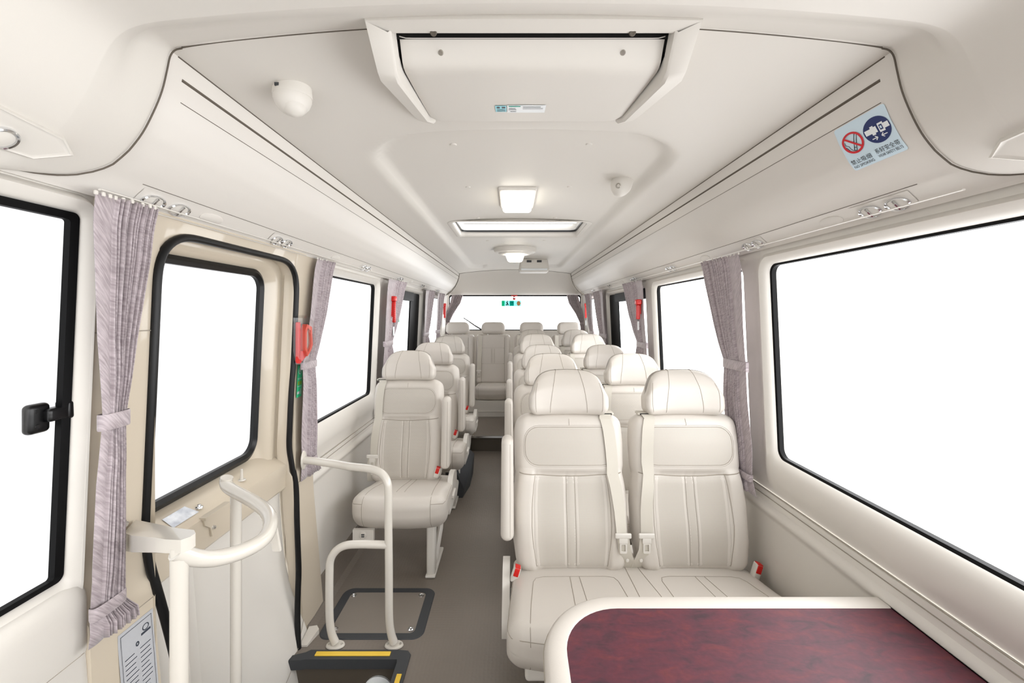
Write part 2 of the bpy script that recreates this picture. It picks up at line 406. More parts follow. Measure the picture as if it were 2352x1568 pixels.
def add_window(n_, s, g, rad, depth=.03, seal=.006, black=0, label=None, vent=False, far=0):
    yc, zc = (g[0]+g[1])/2, (g[2]+g[3])/2
    e = structE('window_%d' % n_, (CX+s*W(zc), yc, zc), label)
    b = MB()
    R_ = rrect(g[0]-.004, g[1]+.004, g[2]-.004, g[3]+.004, rad+.004, 6)
    X = lambda z, off: CX+s*(W(z)+off)
    k = len(R_)
    b.add([(X(z, depth), y, z) for y, z in R_]+[(X(z, depth+.005), y, z) for y, z in R_], [tuple(range(k)), tuple(reversed(range(k, 2*k)))]+[(i, i+k, (i+1) % k+k, (i+1) % k) for i in range(k)], 0, False)
    b.build('glass_pane', 'glass', e)
    b = MB(); wd = black if black else seal
    A = rrect(g[0]-.002, g[1]+.002, g[2]-.002, g[3]+.002, rad+.002, 6); Bm = rrect(g[0]+wd, g[1]-max(wd, far), g[2]+seal, g[3]-wd, max(.004, rad-wd*.5), 6)
    d1 = depth-.022 if not black else depth-.018
    f = lambda L, off: [(X(z, off), y, z) for y, z in L]
    ring(b, [f(A, depth-.001), f(A, d1), f(Bm, d1+.004), f(Bm, depth-.001)], 0)
    b.build('window_frame' if black else 'rubber_seal', 'frame_black', e)
    if vent:
        b = MB(); zt = g[3]; x0_, x1_ = sorted((X(zt, depth-.030), X(zt, depth-.004))); b.box((x0_, g[0]+wd*.6, zt-.075), (x1_, g[1]-far*.9, zt+.002))
        b.build('top_rail', 'frame_black', e)
    return e
ZT, ZB = 1.49, .765
# right wall
b = MB(); s = 1
cells = [(-1.15, 1.665, -1.05, 1.584), (1.665, 2.90, 1.74, 2.82), (2.90, 4.28, 2.995, 4.20), (4.28, 5.60, 4.42, 5.25)]
for (c0, c1, g0, g1) in cells:
    wall_window(b, s, (c0, c1, .615, 1.56), (g0, g1, ZB-.008, ZT-.003), .035 if g1 < 4.0 else .03)
struct(b, 'wall_right', 'plastic')
wall_lower(1, -1.15, 5.6, 'wall_right')
add_window(1, 1, (-1.05, 1.584, ZB-.008, ZT-.003), .035, label='largest side window, nearest on the right')
add_window(2, 1, (1.74, 2.82, ZB-.008, ZT-.003), .03, label='right side window behind the near curtain')
add_window(3, 1, (2.995, 4.20, ZB-.008, ZT-.003), .03, black=.03, far=.30, vent=True, label='right side window in a wide black frame')
add_window(4, 1, (4.42, 5.25, ZB-.008, ZT-.003), .03, label='rearmost right side window')
# left wall: front bay, and rear bay behind the door
b = MB(); s = -1
wall_window(b, s, (-1.15, .878, .615, 1.56), (-1.05, .852, ZB-.005, ZT+.012), .012, depth=.010, roll=.04)
struct(b, 'wall_left', 'plastic')
b = MB()
wall_window(b, s, (1.865, 2.86, .615, 1.56), (1.90, 2.73, ZB+.015, ZT), .03)
wall_window(b, s, (2.86, 4.15, .615, 1.56), (2.95, 4.06, ZB+.015, ZT), .03)
wall_window(b, s, (4.15, 5.6, .615, 1.56), (4.30, 5.25, ZB+.015, ZT), .03)
struct(b, 'wall_left', 'plastic')
b = MB(); prof = [(-.004, .742), (.006, .741), (.018, .734), (.026, .720), (.029, .700), (.029, .60), (.026, .59), (.026, .30), (.020, 0), (.02, -.02)]
ys_ = [-1.15, .862, .876, .886, .890]; in_ = [0, 0, .003, .011, .030]
b.grid(lambda u, v: (CX-(W(prof[int(v)][1])-max(-.004, prof[int(v)][0]-in_[int(u)])), ys_[int(u)], prof[int(v)][1]-in_[int(u)]*(.35 if v < 4 else 0)), list(range(5)), list(range(len(prof))))
b.tube([(CX-(W(.595)-.0275), y, .595) for y in (-1.15, .870)], .0010, 6, mi=1)
struct(b, 'wall_left', ['plastic', 'seam'], 'lower lining panel under the front left window')
wall_lower(-1, 1.865, 5.6, 'wall_left')
add_window(5, -1, (-1.05, .852, ZB-.005, ZT+.012), .012, depth=.014, black=.012, label='front left side window beside the driver door pillar')
add_window(6, -1, (1.90, 2.73, ZB+.015, ZT), .03, label='left side window just behind the entry door')
add_window(7, -1, (2.95, 4.06, ZB+.015, ZT), .03, black=.03, far=.32, vent=True, label='left side window in a wide black frame')
add_window(8, -1, (4.30, 5.25, ZB+.015, ZT), .03, label='rearmost left side window')
# tan painted pillars by the door
def pillar(y0, y1, name, zl=-.35, lean=None):
    b = MB(); zs = [zl, 0, .3, .5, .6, .615, .64, .66, .765, 1.0, 1.2, 1.26, 1.262, 1.49, 1.56]
    def off(z): return .006+(.018 if z < .63 else .018*(1-sm(.63, .67, z)))
    prof = [(0, -.04), (.006, 0), (.02, .004), (.5, .005), (.98, .004), (.994, 0), (1, -.04)]
    b.grid(lambda u, v: (CX-(W(u)-off(u)-prof[int(v)][1]), y0+(y1-y0)*prof[int(v)][0], u), zs, list(range(7)))
    b.tube([(CX-(W(1.26)-.0115), y, 1.26) for y in (y0+.01, y1-.01)], .0013, 6, mi=1)
    b.tube([(CX-(W(.61)-.029), y, .60) for y in (y0+.01, y1-.01)], .0012, 6, mi=1)
    return struct(b, name, ['tan_paint', 'seam'])
p1 = pillar(.878, 1.045, 'wall_left'); p1['label'] = 'tan painted pillar in front of the entry door'
p2 = pillar(1.695, 1.87, 'wall_left'); p2['label'] = 'tan painted pillar behind the entry door'
# sheets added outside the lining to stop light leaking in round the door
for (y0_, y1_) in ((.958, 1.040), (1.702, 1.895)):
    b = MB(); b.box((CX-1.06, y0_, -.4), (CX-1.045, y1_, 1.62)); b.box((CX-1.06, y0_, -.4), (CX-.965, y0_+.012, 1.6)); struct(b, 'wall_left', 'tan_paint', 'added outer sheet blocking light leaks beside the entry door')
b = MB(); b.box((CX-1.06, 1.0, 1.545), (CX-.90, 1.75, 1.56)); b.box((CX-1.06, 1.0, 1.50), (CX-1.045, 1.75, 1.6)); struct(b, 'wall_left', 'tan_paint', 'added outer sheet blocking light leaks above the entry door')
# ------------------------------------------------------------------ entry door
DY0, DY1, DZT = 1.035, 1.705, 1.508
dr = structE('door_1', (-.93, 1.37, 0), 'tan painted entry door with a large window, shut')
def dx(z): return CX-(W(z)+.0)
# portal reveal (tan) from wall plane outwards to the door leaf
port = [(DY0, -.35), (DY0, .2)]
rc = .09
for k in range(9):
    a = math.radians(180-90*k/8); port.append((DY0+rc+rc*math.cos(a), DZT-rc+rc*math.sin(a)))
for k in range(9):
    a = math.radians(90-90*k/8); port.append((DY1-rc+rc*math.cos(a), DZT-rc+rc*math.sin(a)))
port += [(DY1, .2), (DY1, -.35)]
b = MB(); b.grid(lambda u, v: (CX-(W(port[int(u)][1])+[-.005, .03, .055][int(v)]), port[int(u)][0], port[int(u)][1]), list(range(len(port))), [0, 1, 2])
b.build('door_surround', 'tan_paint', dr)
b = MB(); top_ = [(y, z) for y, z in port if z > 1.3]
b.grid(lambda u, v: (CX-(W(top_[int(u)][1]+(1.56-top_[int(u)][1])*v)-.006), top_[int(u)][0], top_[int(u)][1]+(1.56-top_[int(u)][1])*v), list(range(len(top_))), [0, .5, 1]); struct(b, 'wall_left', 'tan_paint', 'tan header strip above the entry door')
# door leaf: ring with recess round the window
gl = (1.085, 1.615, .770, 1.447)
b = MB(); n = 8
def DP(L, off): return [(CX-(W(z)+off), y, z) for y, z in L]
G = rrect(*gl, .055, n)
cell = (1.03, 1.71, .60, 1.53)
out = outer_match(*cell, G, n)
lo = [DP(out, .05), DP(rrect(gl[0]-.045, gl[1]+.062, gl[2]-.15, gl[3]+.050, .08, n), .044), DP(rrect(gl[0]-.03, gl[1]+.045, gl[2]-.145, gl[3]+.036, .075, n), .05),
      DP(rrect(gl[0]-.024, gl[1]+.03, gl[2]-.03, gl[3]+.022, .07, n), .088), DP(G, .092)]
ring(b, lo)
leaf = b.build('door_leaf', 'tan_paint', dr, angle=60)
# beam below the window
b = MB(); prof = [(.088, .742), (.080, .738), (.012, .700), (.000, .692), (-.003, .680), (.000, .60), (.006, .592), (.05, .590)]
b.grid(lambda u, v: (CX-(W(prof[int(v)][1])+prof[int(v)][0]), u, prof[int(v)][1]), [1.04, 1.10, 1.30, 1.70], list(range(len(prof))))
b.build('door_beam', 'tan_paint', dr, angle=30)
b = MB(); b.grid(lambda u, v: (CX-(W(v)+.03)+.095*sm(.34, -.16, v)*sm(1.25, 1.62, u), u, v), [1.04]+lin_s(1.2, 1.70, 12), [-.45]+lin_s(-.2, .35, 10)+[.50, .595])
b.tube([(CX-(W(z)+.028)+.095*sm(.34, -.16, z)*sm(1.25, 1.62, y), y, z) for y, z in [(1.30+.4*k/10, -.2+.26*k/10) for k in range(11)]], .001, 5, mi=1)
for (y0_, y1_) in ((1.20, 1.225),):
    b.grid(lambda u, v: (CX-(W(v)+.03-.02*math.sin(math.pi*u)), y0_+(y1_-y0_)*u, v), [0, .25, .5, .75, 1], [-.45, 0, .3, .58])
b.build('lower_panel', ['plastic', 'seam'], dr)
b = MB(); k = len(G); Gi = rrect(gl[0]-.003, gl[1]+.003, gl[2]-.003, gl[3]+.003, .058, n)
b.add(DP(Gi, .093)+DP(Gi, .098), [tuple(range(k)), tuple(reversed(range(k, 2*k)))], 0, False); b.build('glass_pane', 'glass', dr)
b = MB(); G2 = rrect(gl[0]-.018, gl[1]+.022, gl[2]-.024, gl[3]+.022, .072, n); G3 = rrect(gl[0]+.002, gl[1]-.004, gl[2]+.003, gl[3]-.004, .05, n); G4 = rrect(gl[0]-.004, gl[1]+.007, gl[2]-.008, gl[3]+.008, .06, n)
ring(b, [DP(G2, .090), DP(G2, .078), DP(G4, .070), DP(G3, .080), DP(G3, .094)]); b.build('rubber_seal', 'rubber', dr)
# big portal seal: a rubber bead that wanders at the bottom
pts = []
left = [(-.42, 1.085), (-.1, 1.10), (.18, 1.098), (.38, 1.085), (.48, 1.070), (.60, 1.045), (.68, 1.036), (.76, 1.034), (.8, 1.035), (1.2, 1.035)]
pts = [(y, z) for z, y in left]+[(y, z) for (y, z) in port if z > 1.3]+[(1.706, 1.1), (1.700, .95), (1.70, .75), (1.712, .6), (1.70, .45), (1.705, .2), (1.712, 0), (1.70, -.3)]
sp = [(CX-(W(min(z, 1.49))-.012-.022*(1-sm(.62, .72, z))), y, z) for y, z in pts[:-3]]+[(-.862, 1.69, .26), (-.853, 1.66, .126), (-.829, 1.622, -.014), (-.808, 1.602, -.11), (-.80, 1.60, -.22)]
b = MB(); b.tube(even_path(sp), .0108, 12, up=(1, 0, 0)); b.build('portal_seal', 'rubber', dr)
# little lock pin and washers on the beam, paper label
b = MB(); b.lathe([(.0, .038), (.004, .037), (.005, .002), (.012, .001), (.013, -.002)], (CX-(W(.7)+.035), 1.475, .716)); b.build('lock_pin', 'pipe_paint', dr)
b = MB(); b.lathe([(.0, .010), (.005, .009), (.006, .004), (.010, .003), (.011, 0)], (CX-(W(.7)+.030), 1.268, .713), seg=12); b.build('bolt', 'chrome', dr)
b = MB(); b.lathe([(.0, .010), (.005, .009), (.006, .004), (.010, .003), (.011, 0)], (CX-(W(.65)-.004), 1.275, .650), Matrix.Rotation(math.radians(90), 3, 'Y'), seg=12); b.build('bolt', 'chrome', dr)
q = MB()
def DL(y, t): return (CX-(W(.7)+.015+.055*t), y, .7035+.032*t)
q.quad(DL(1.160, .1), DL(1.255, .1), DL(1.245, .75), DL(1.165, .75)); q.build('paper_label', 'foil', dr)
b = MB(); pb_ = [(1.235, .690), (1.345, .690), (1.335, .668), (1.30, .655), (1.285, .625), (1.270, .625), (1.262, .655), (1.24, .672)]
b.prism(pb_, lambda y, z: (CX-(W(z)-.002), y, z), lambda y, z: (CX-(W(z)-.008), y, z)); b.prism([(-.925, 1.235), (-.925, 1.345), (-.905, 1.345), (-.905, 1.235)], lambda x, y: (x, y, .690), lambda x, y: (x, y, .697)); b.build('hinge_bracket', 'tan_paint', dr)

# ------------------------------------------------------------------ ceiling
hx0, hx1, hy0, hy1 = CX-.43, CX+.45, 2.72, 3.22
us = sorted(set([round(CX+t, 4) for t in [-.727, -.70, -.66, -.62, -.595, -.575, -.56, -.545, -.53, -.515, -.5, -.48, -.46, -.36, -.28, -.2, -.1, 0, .1, .2, .28, .36, .48, .5, .515, .53, .545, .56, .575, .595, .62, .66, .70, .727]]+[hx0, hx1, hx0-.03, hx1+.03]))
vs_ = sorted(set([.825, .9, 1.0, 1.1, 1.2, 1.26, 1.30, 1.32, 1.34, 1.36, 1.38, 1.40, 1.42, 1.45, 1.5, 1.6, 1.8, 2.0, 2.3, 2.6, 2.68, 2.70, 2.72, 3.22, 3.24, 3.28, 3.5, 4.0, 4.5, 5.0, 5.05, 5.1, 5.15, 5.2, 5.3, 5.46]))
def rec(x, y):
    # rounded-rect distance
    ax = abs(x-CX); yc, hl = 3.24, 1.93; ay = abs(y-yc); r = .26
    dxx = ax-(.555-r); dyy = ay-(hl-r)
    d = math.hypot(max(dxx, 0), max(dyy, 0))+min(max(dxx, dyy), 0)-r
    return .036*(1-sm(-.050, .0, d))
def ceil_pt(x, y):
    return (x, y, H+ceil_rise(abs(x-CX))+rec(x, y))
fine_u = []
for a_, b_ in zip(us, us[1:]):
    nn = max(1, int((b_-a_)/.022)); fine_u += [a_+(b_-a_)*k/nn for k in range(nn)]
fine_u.append(us[-1])
fine_v = []
for a_, b_ in zip(vs_, vs_[1:]):
    nn = max(1, int((b_-a_)/.03)); fine_v += [a_+(b_-a_)*k/nn for k in range(nn)]
fine_v.append(vs_[-1])
b = MB(); b.grid(ceil_pt, fine_u, fine_v, skip=lambda x, y: hx0 < x < hx1 and hy0 < y < hy1)
struct(b, 'ceiling', 'ceiling_plastic', angle=30)
b = MB()   # outer roof skin, keeps the daylight out above the lining
b.grid(lambda u, v: (CX+u, v, 1.98+.05*(1-(u/.98)**2)), [-.98, -.5, hx0-CX-.05, hx1-CX+.05, .75, .98], [-1.2, 0, 2.66, 3.30, 4.5, 5.9], skip=lambda u, v: hx0-CX-.05 < u < hx1-CX+.05 and 2.66 < v < 3.3)
for s in (-1, 1):
    b.grid(lambda u, v: (CX+s*(.98-(.0 if v > 1.6 else 0)), u, v), [-1.2, 5.9], [1.55, 1.98])
struct(b, 'ceiling', 'plastic', 'roof skin above the lining')
# little flush screw covers on the ceiling lining
def on_ceiling(x, y): return Vector(ceil_pt(x, y))
k_ = 0
for (px, py) in ((1041, 338), (1353, 338), (1075, 434), (1308, 434), (1098, 504), (1275, 504), (1120, 555), (1250, 555)):
    r_ = .60; Y = r_*F/(721-py); X = (px-1176)*Y/F
    if 2.7 < Y < 3.25: Y = 2.62 if py < 520 else 3.33
    p = on_ceiling(X, Y); b = MB(); b.lathe([(0, -.004), (.010, -.0035), (.012, -.001), (.013, .002)], tuple(p), seg=16)
    o = b.build('screw_cover', 'ceiling_plastic', loc=tuple(p)); row = ['nearest', 'second', 'third', 'rearmost'][k_//2]
    tag(o, '%s flush round screw cover of the ceiling lining, %s row' % ('left' if k_ % 2 == 0 else 'right', row), 'screw cover', 'screw covers on the ceiling lining'); k_ += 1
# ------------------------------------------------------------------ overhead ducts with vents
def bin_s(s, t, off=0):
    """t 0..1 along profile -> (x,z) with normal offset towards the cabin"""
    n_ = len(BINP)-1; i = min(int(t*n_), n_-1); f = t*n_-i
    a, b_ = BINP[i], BINP[i+1]; ax = a[0]+(b_[0]-a[0])*f; r = a[1]+(b_[1]-a[1])*f
    tx, tz = b_[0]-a[0], b_[1]-a[1]; L = math.hypot(tx, tz)
    nx, nz = tz/L, -tx/L       # points inwards/down
    return (CX+s*(ax+nx*off), H+r+nz*off)
def bin_t_for_rise(r):
    for i in range(len(BINP)-1):
        if BINP[i][1] >= r >= BINP[i+1][1]:
            return (i+(BINP[i][1]-r)/(BINP[i][1]-BINP[i+1][1]))/(len(BINP)-1)
    return 1
BY0, BY1 = .84, 5.46
ducts = {}
def jshift(r): return interp([(.244, .16), (.25, .125), (.258, .060), (.268, .035), (.28, .017), (.30, .003), (.31, 0)], r)
for s, side in ((-1, 'left'), (1, 'right')):
    e = thing('overhead_duct', (CX+s*.85, 3.1, 1.6), 'long cream overhead duct with air nozzles above the %s hand windows' % side, 'overhead duct', 'overhead ducts'); ducts[s] = e
    b = MB(); ts = lin_s(0, 1, 36)
    b.grid(lambda u, v: (bin_s(s, v)[0], u if u > .5 else .825-jshift(bin_s(s, v)[1]-H), bin_s(s, v)[1]), [0]+lin_s(BY0, BY1, 20), ts)
    # underside ledge to the wall
    b.grid(lambda u, v: (CX+s*[.90, .905, .915][int(v)], u, H+[.25, .243, .26][int(v)]), [.68, BY1+.12], [0, 1, 2])
    # seams: ceiling joint, flap gap, flap line, nozzle strip line
    yb = BY0+.07
    def line(r, y0, y1, rad, off=.0, mi=1):
        x, z = bin_s(s, bin_t_for_rise(r), off); b.tube([(x, y0, z), (x, y1, z)], rad, 6, mi=mi)
    line(.5295, BY0+.02, BY1, .0016)
    b2 = MB()
    line(.492, yb-.03, BY1, .0035, -.001, 2); line(.450, yb-.02, BY1, .0009); line(.289, yb+.02, BY1, .0009)
    b.build('duct_shell', ['duct_plastic', 'seam_dark', 'seam_dark'], e, angle=30)
# nozzles along the strip
def nozzle(e, s, y, rr=.030):
    t = bin_t_for_rise(.266); x, z = bin_s(s, t, .001); x2, z2 = bin_s(s, t, .02)
    n = Vector((x2-x, 0, z2-z)).normalized(); yv = Vector((0, 1, 0)); tv = n.cross(yv)
    Mx = Matrix((tv, yv, n)).transposed()
    Msc = Mx @ Matrix.Diagonal((.62, 1.0, 1.0))
    b = MB(); b.lathe([(rr, -.002), (rr*1.02, .004), (rr*.94, .0065), (rr*.86, .004), (rr*.80, -.002)], (x, y, z), Msc, 28)
    o = b.build('air_nozzle', 'chrome', e)
    q = MB(); q.lathe([(rr*.82, -.001), (rr*.78, .002), (rr*.3, .0035), (0, .004)], (x, y, z), Msc, 24); 
    q.tube([tuple(Vector((x, y, z))+Msc @ Vector((-rr*.7, 0, .006))), tuple(Vector((x, y, z))+Msc @ Vector((rr*.7, 0, .006)))], .003, 6, mi=1)
    q.build('nozzle_louvre', ['plastic', 'chrome'], o)
def strip_plate(e, s, y0, y1):
    b = MB(); t0, t1 = bin_t_for_rise(.284), bin_t_for_rise(.2535)
    b.grid(lambda u, v: (bin_s(s, v, .0015)[0], u, bin_s(s, v, .0015)[1]), [y0, y1], lin_s(t0, t1, 6)); b.build('nozzle_plate', 'duct_plastic', e)
for s in (-1, 1):
    o_ = .0 if s < 0 else .018
    for y0 in ((.985, 1.062), (1.50, 1.565), (2.38, 2.45), (3.12, 3.19), (3.9, 3.97), (4.7, 4.77)):
        if s > 0 and y0[0] > 1.4 and y0[0] < 2: y0 = (1.555, 1.62)
        strip_plate(ducts[s], s, y0[0]-.045+o_, y0[1]+.045+o_)
        for y in y0: nozzle(ducts[s], s, y+o_, .031)
    for y in (1.175+o_*2, 2.0, 3.5):
        t = bin_t_for_rise(.268); x, z = bin_s(s, t, .0005); x2, z2 = bin_s(s, t, .02)
        n = Vector((x2-x, 0, z2-z)).normalized(); yv = Vector((0, 1, 0)); Mx = Matrix((n.cross(yv), yv, n)).transposed() @ Matrix.Diagonal((.5, 1.25, 1))
        b = MB(); b.lathe([(.034, -.001), (.034, .001), (.031, .002), (0, .002)], (x, y, z), Mx, 24); b.build('speaker_cover', 'duct_plastic', ducts[s])

# ------------------------------------------------------------------ front fairing (near end) and rear header
def mirror(half): return [(-a, r) for a, r in half]+[(a, r) for a, r in reversed(half)][0:]
A0 = [(.93, .258), (.905, .2515), (.882, .258), (.858, .278), (.834, .299), (.806, .328), (.779, .363), (.757, .405), (.740, .447), (.7300, .488), (.7240, .515), (.7150, .5275), (.700, .532), (.66, .5385), (.6, .546), (.5, .556), (.38, .566), (.25, .574), (.12, .579), (0, .580)]
A1 = [(.935, .252), (.912, .2400), (.884, .246), (.856, .266), (.830, .288), (.800, .317), (.772, .354), (.750, .396), (.734, .438), (.724, .475), (.712, .495), (.694, .508), (.672, .513), (.64, .5155), (.59, .5195), (.5, .525), (.38, .532), (.25, .5375), (.12, .5405), (0, .5415)]
A2 = [(.935, .252), (.912, .2340), (.884, .240), (.852, .262), (.824, .285), (.794, .315), (.766, .352), (.744, .392), (.727, .428), (.710, .456), (.690, .474), (.665, .484), (.635, .490), (.60, .494), (.56, .498), (.48, .505), (.38, .512), (.25, .518), (.12, .5205), (0, .5215)]
def ups(L): return [(p[0], p[1]) for p in smooth_path([(a, r, 0) for a, r in L], 4)]
A0, A1, A2 = ups(A0), ups(A1), ups(A2)
def lerpS(a, b_, t): return [(p[0]+(q[0]-p[0])*t, p[1]+(q[1]-p[1])*t) for p, q in zip(a, b_)]
secs = [(.846, [(a+.010 if i < 48 else a, r+.010) for i, (a, r) in enumerate(A0)]), (.833, [(a, r+.0015) for a, r in A0]), (.826, lerpS(A0, A1, .06)), (.815, lerpS(A0, A1, .22)), (.77, lerpS(A0, A1, .72)), (.745, A1), (.735, lerpS(A1, A2, .35)), (.702, lerpS(A1, A2, .99)), (.7005, A2), (.699, A2), (.5, A2), (.2, A2), (-.2, A2), (-.6, [(a, r-.02) for a, r in A2]), (-1.0, [(a, r-.08) for a, r in A2])]
b = MB()
def fs_(u, v):
    Y, sec = secs[int(u)]; L = len(sec); j = int(v); a, r = (sec[j][0]*-1, sec[j][1]) if j < L else (sec[2*L-1-j-1][0], sec[2*L-1-j-1][1])
    Y -= jsh(j if j < L else 2*L-2-j)*max(0, min(1, (Y-.60)/.24))
    return (CX+a, Y, H+r)
def jsh(j): return interp([(0, .16), (1, .125), (1.5, .09), (2, .062), (2.5, .038), (3, .021), (3.5, .011), (4, .004), (5, 0)], j/4)
b.grid(fs_, list(range(len(secs))), list(range(2*len(A0)-1)))
fr = structE('trim_2', (CX, .5, 1.8), 'smooth curved cream fairing arching over the near end of the cabin')
b.build('fairing_shell', 'ceiling_plastic', fr, angle=50)
# dark joint between fairing and ducts
b = MB()
sec = [(a, r) for a, r in A0]
for s in (-1, 1):
    b.tube([(CX+s*a, .836-jsh(i), H+r-.0008) for i, (a, r) in enumerate(sec) if i < 49], .0016, 6)
    b.tube([(CX+s*a, .836, H+r+.0008) for a, r in sec[48:]], .0018, 6)
b.build('joint_line', 'seam_dark', fr)
# front pods: air vent clusters on the fairing, no lamps in them
for s, yA, yB in ((-1, .585, .742), (1, .585, .752)):
    e = MB()
    def pod(u, v, off):
        # u along y, v across the curved fairing
        pr = A2; t = 4*(3.15+1.75*v); i = int(t); f = t-i; a = pr[i][0]+(pr[i+1][0]-pr[i][0])*f; r = pr[i][1]+(pr[i+1][1]-pr[i][1])*f
        tx, tz = pr[i+1][0]-pr[i][0], pr[i+1][1]-pr[i][1]; L = math.hypot(tx, tz); nx, nz = -tz/L, tx/L
        if nz > 0: nx, nz = -nx, -nz
        return (CX+s*(a+nx*off), u, H+r+nz*off)
    shp = [(yA, .0), (yB-.04, .0), (yB, .5), (yB-.03, .82), (yA, 1.0)]
    cy = sum(p[0] for p in shp)/5; cv = .5
    def sc(k): return [(cy+(p[0]-cy)*k, cv+(p[1]-cv)*k) for p in shp]
    loops = [[pod(y, v, o_) for y, v in sc(k)] for k, o_ in ((1.06, -.002), (1.02, .006), (.95, .008), (.90, .006), (.80, .006))]
    ring(e, loops, 0, False); e.add([pod(y, v, .006) for y, v in sc(.80)], [tuple(range(5))], 0, False)
    po = e.build('vent_pod', 'ceiling_plastic', fr)
    q = MB(); c = Vector(pod(yA+.060, .30, .008)); c2 = Vector(pod(yA+.060, .30, .03)); n = (c2-c).normalized(); yv = Vector((0, 1, 0)); Mx = Matrix((n.cross(yv), yv, n)).transposed()
    q.lathe([(.021, -.004), (.021, .002), (.019, .004), (.0165, .003), (.016, -.002)], tuple(c), Mx, 28); q.build('air_nozzle', 'chrome', po)
    q = MB(); q.lathe([(.0168, 0), (.013, .002), (0, .003)], tuple(c), Mx, 24); q.build('nozzle_louvre', 'plastic', po)
# rear header + rear wall
R0 = [(.93, .250), (.905, .242), (.882, .250), (.858, .270), (.834, .291), (.806, .320), (.779, .355), (.757, .397), (.742, .437), (.732, .480), (.727, .510), (.722, .528), (.700, .532), (.66, .5385), (.6, .546), (.5, .556), (.38, .566), (.25, .574), (.12, .579), (0, .580)]
def rear_sec(t):
    out = []
    for i, (a, r) in enumerate(R0):
        x = min(a+.10*sm(0, .7, t), .925) if a > .6 else a*(1+.16*sm(0, .7, t)); rr = r+(.262-r)*t if r > .262 else r
        out.append((x, rr))
    return out
secs2 = [(5.455, rear_sec(0)), (5.47, rear_sec(.03)), (5.50, rear_sec(.14)), (5.55, rear_sec(.34)), (5.61, rear_sec(.60)), (5.67, rear_sec(.85)), (5.70, rear_sec(.97)), (5.72, rear_sec(1.0))]
b = MB()
def fr_(u, v):
    Y, sec = secs2[int(u)]; L = len(sec); j = int(v); a, r = (sec[j][0]*-1, sec[j][1]) if j < L else (sec[2*L-2-j][0], sec[2*L-2-j][1])
    return (CX+a, Y, H+r)
b.grid(fr_, list(range(len(secs2))), list(range(2*len(R0)-1)))
for s in (-1, 1):
    b.tube([(CX+s*a, 5.452, H+r-.001) for a, r in R0[2:13]], .0025, 6, mi=1); b.tube([(CX+s*a, 5.452, H+r-.001) for a, r in R0[12:]], .0025, 6, mi=1)
struct(b, 'trim_1', ['ceiling_plastic', 'seam_dark'], 'cream header panel above the rear window')
RG = (CX-.905, CX+.905, 1.075, 1.562)
b = MB(); n = 6
G = rrect(*RG, .035, n)
out = outer_match(CX-.98, CX+.98, .139, 1.60, G, n)
ring(b, [[(x, 5.735, z) for x, z in out], [(x, 5.725, z) for x, z in rrect(RG[0]-.012, RG[1]+.012, RG[2]-.03, RG[3]+.012, .045, n)], [(x, 5.735, z) for x, z in G], [(x, 5.76, z) for x, z in G]])
b.grid(lambda u, v: (CX+u, 5.9, v), [-.98, .98], [1.6, 2.0])
for s in (-1, 1): b.grid(lambda u, v: (CX+s*(W(v)+.0), u, v), [5.59, 5.74], [0, .55, .765, 1.49, 1.57, 1.9])
struct(b, 'wall_back', 'plastic')
e = structE('window_9', (CX, 5.76, 1.3), 'wide rear window behind the last seats')
b = MB(); b.box((RG[0]-.01, 5.757, RG[2]-.01), (RG[1]+.01, 5.762, RG[3]+.01)); b.build('glass_pane', 'glass', e)
b = MB(); G_o = rrect(RG[0]-.003, RG[1]+.003, RG[2]-.003, RG[3]+.003, .038, n); G_i = rrect(RG[0]+.012, RG[1]-.012, RG[2]+.014, RG[3]-.020, .03, n)
ring(b, [[(x, 5.755, z) for x, z in G_o], [(x, 5.742, z) for x, z in G_o], [(x, 5.742, z) for x, z in G_i], [(x, 5.755, z) for x, z in G_i]]); b.build('rubber_seal', 'rubber', e)
# front end closure: lower bulkhead and windscreen opening behind the viewer
b = MB(); b.grid(lambda u, v: (CX+u, -1.15, v), [-.96, .96], [0, .75]); struct(b, 'wall_front', 'plastic')

# ------------------------------------------------------------------ roof hatch
hz = H+.64
e = thing('roof_hatch', (CX, 2.97, 1.9), 'wide roof hatch with a bright skylight pane between the two ceiling lamps', 'roof hatch')
b = MB()
def wl(t, z): return rrect(hx0-t, hx1+t, hy0-t, hy1+t, .04+t, 5)
def zc(x, y): return ceil_pt(x, y)[2]
L0 = rrect(hx0-.035, hx1+.035, hy0-.035, hy1+.035, .06, 5); L1 = rrect(hx0-.004, hx1+.004, hy0-.004, hy1+.004, .04, 5)
L2 = rrect(hx0+.004, hx1-.004, hy0+.004, hy1-.016, .04, 5)
ring(b, [[(x, y, zc(x, y)-.001) for x, y in L0], [(x, y, zc(x, y)-.007) for x, y in rrect(hx0-.022, hx1+.022, hy0-.022, hy1+.022, .05, 5)], [(x, y, zc(x, y)-.003) for x, y in L1], [(x, y, hz-.012) for x, y in L2], [(x, y, hz+.05) for x, y in L2]])
b.build('hatch_well', 'ceiling_plastic', e, angle=50)
b = MB(); L3 = rrect(hx0+.012, hx1-.012, hy0+.012, hy1-.028, .04, 5)
ring(b, [[(x, y, hz-.011) for x, y in L2], [(x, y, hz-.014) for x, y in L3], [(x, y, hz) for x, y in L3]]); b.build('rubber_seal', 'rubber', e)
b = MB(); b.box((hx0, hy0, hz-.002), (hx1, hy1, hz+.004)); b.build('skylight_pane', 'glass', e)

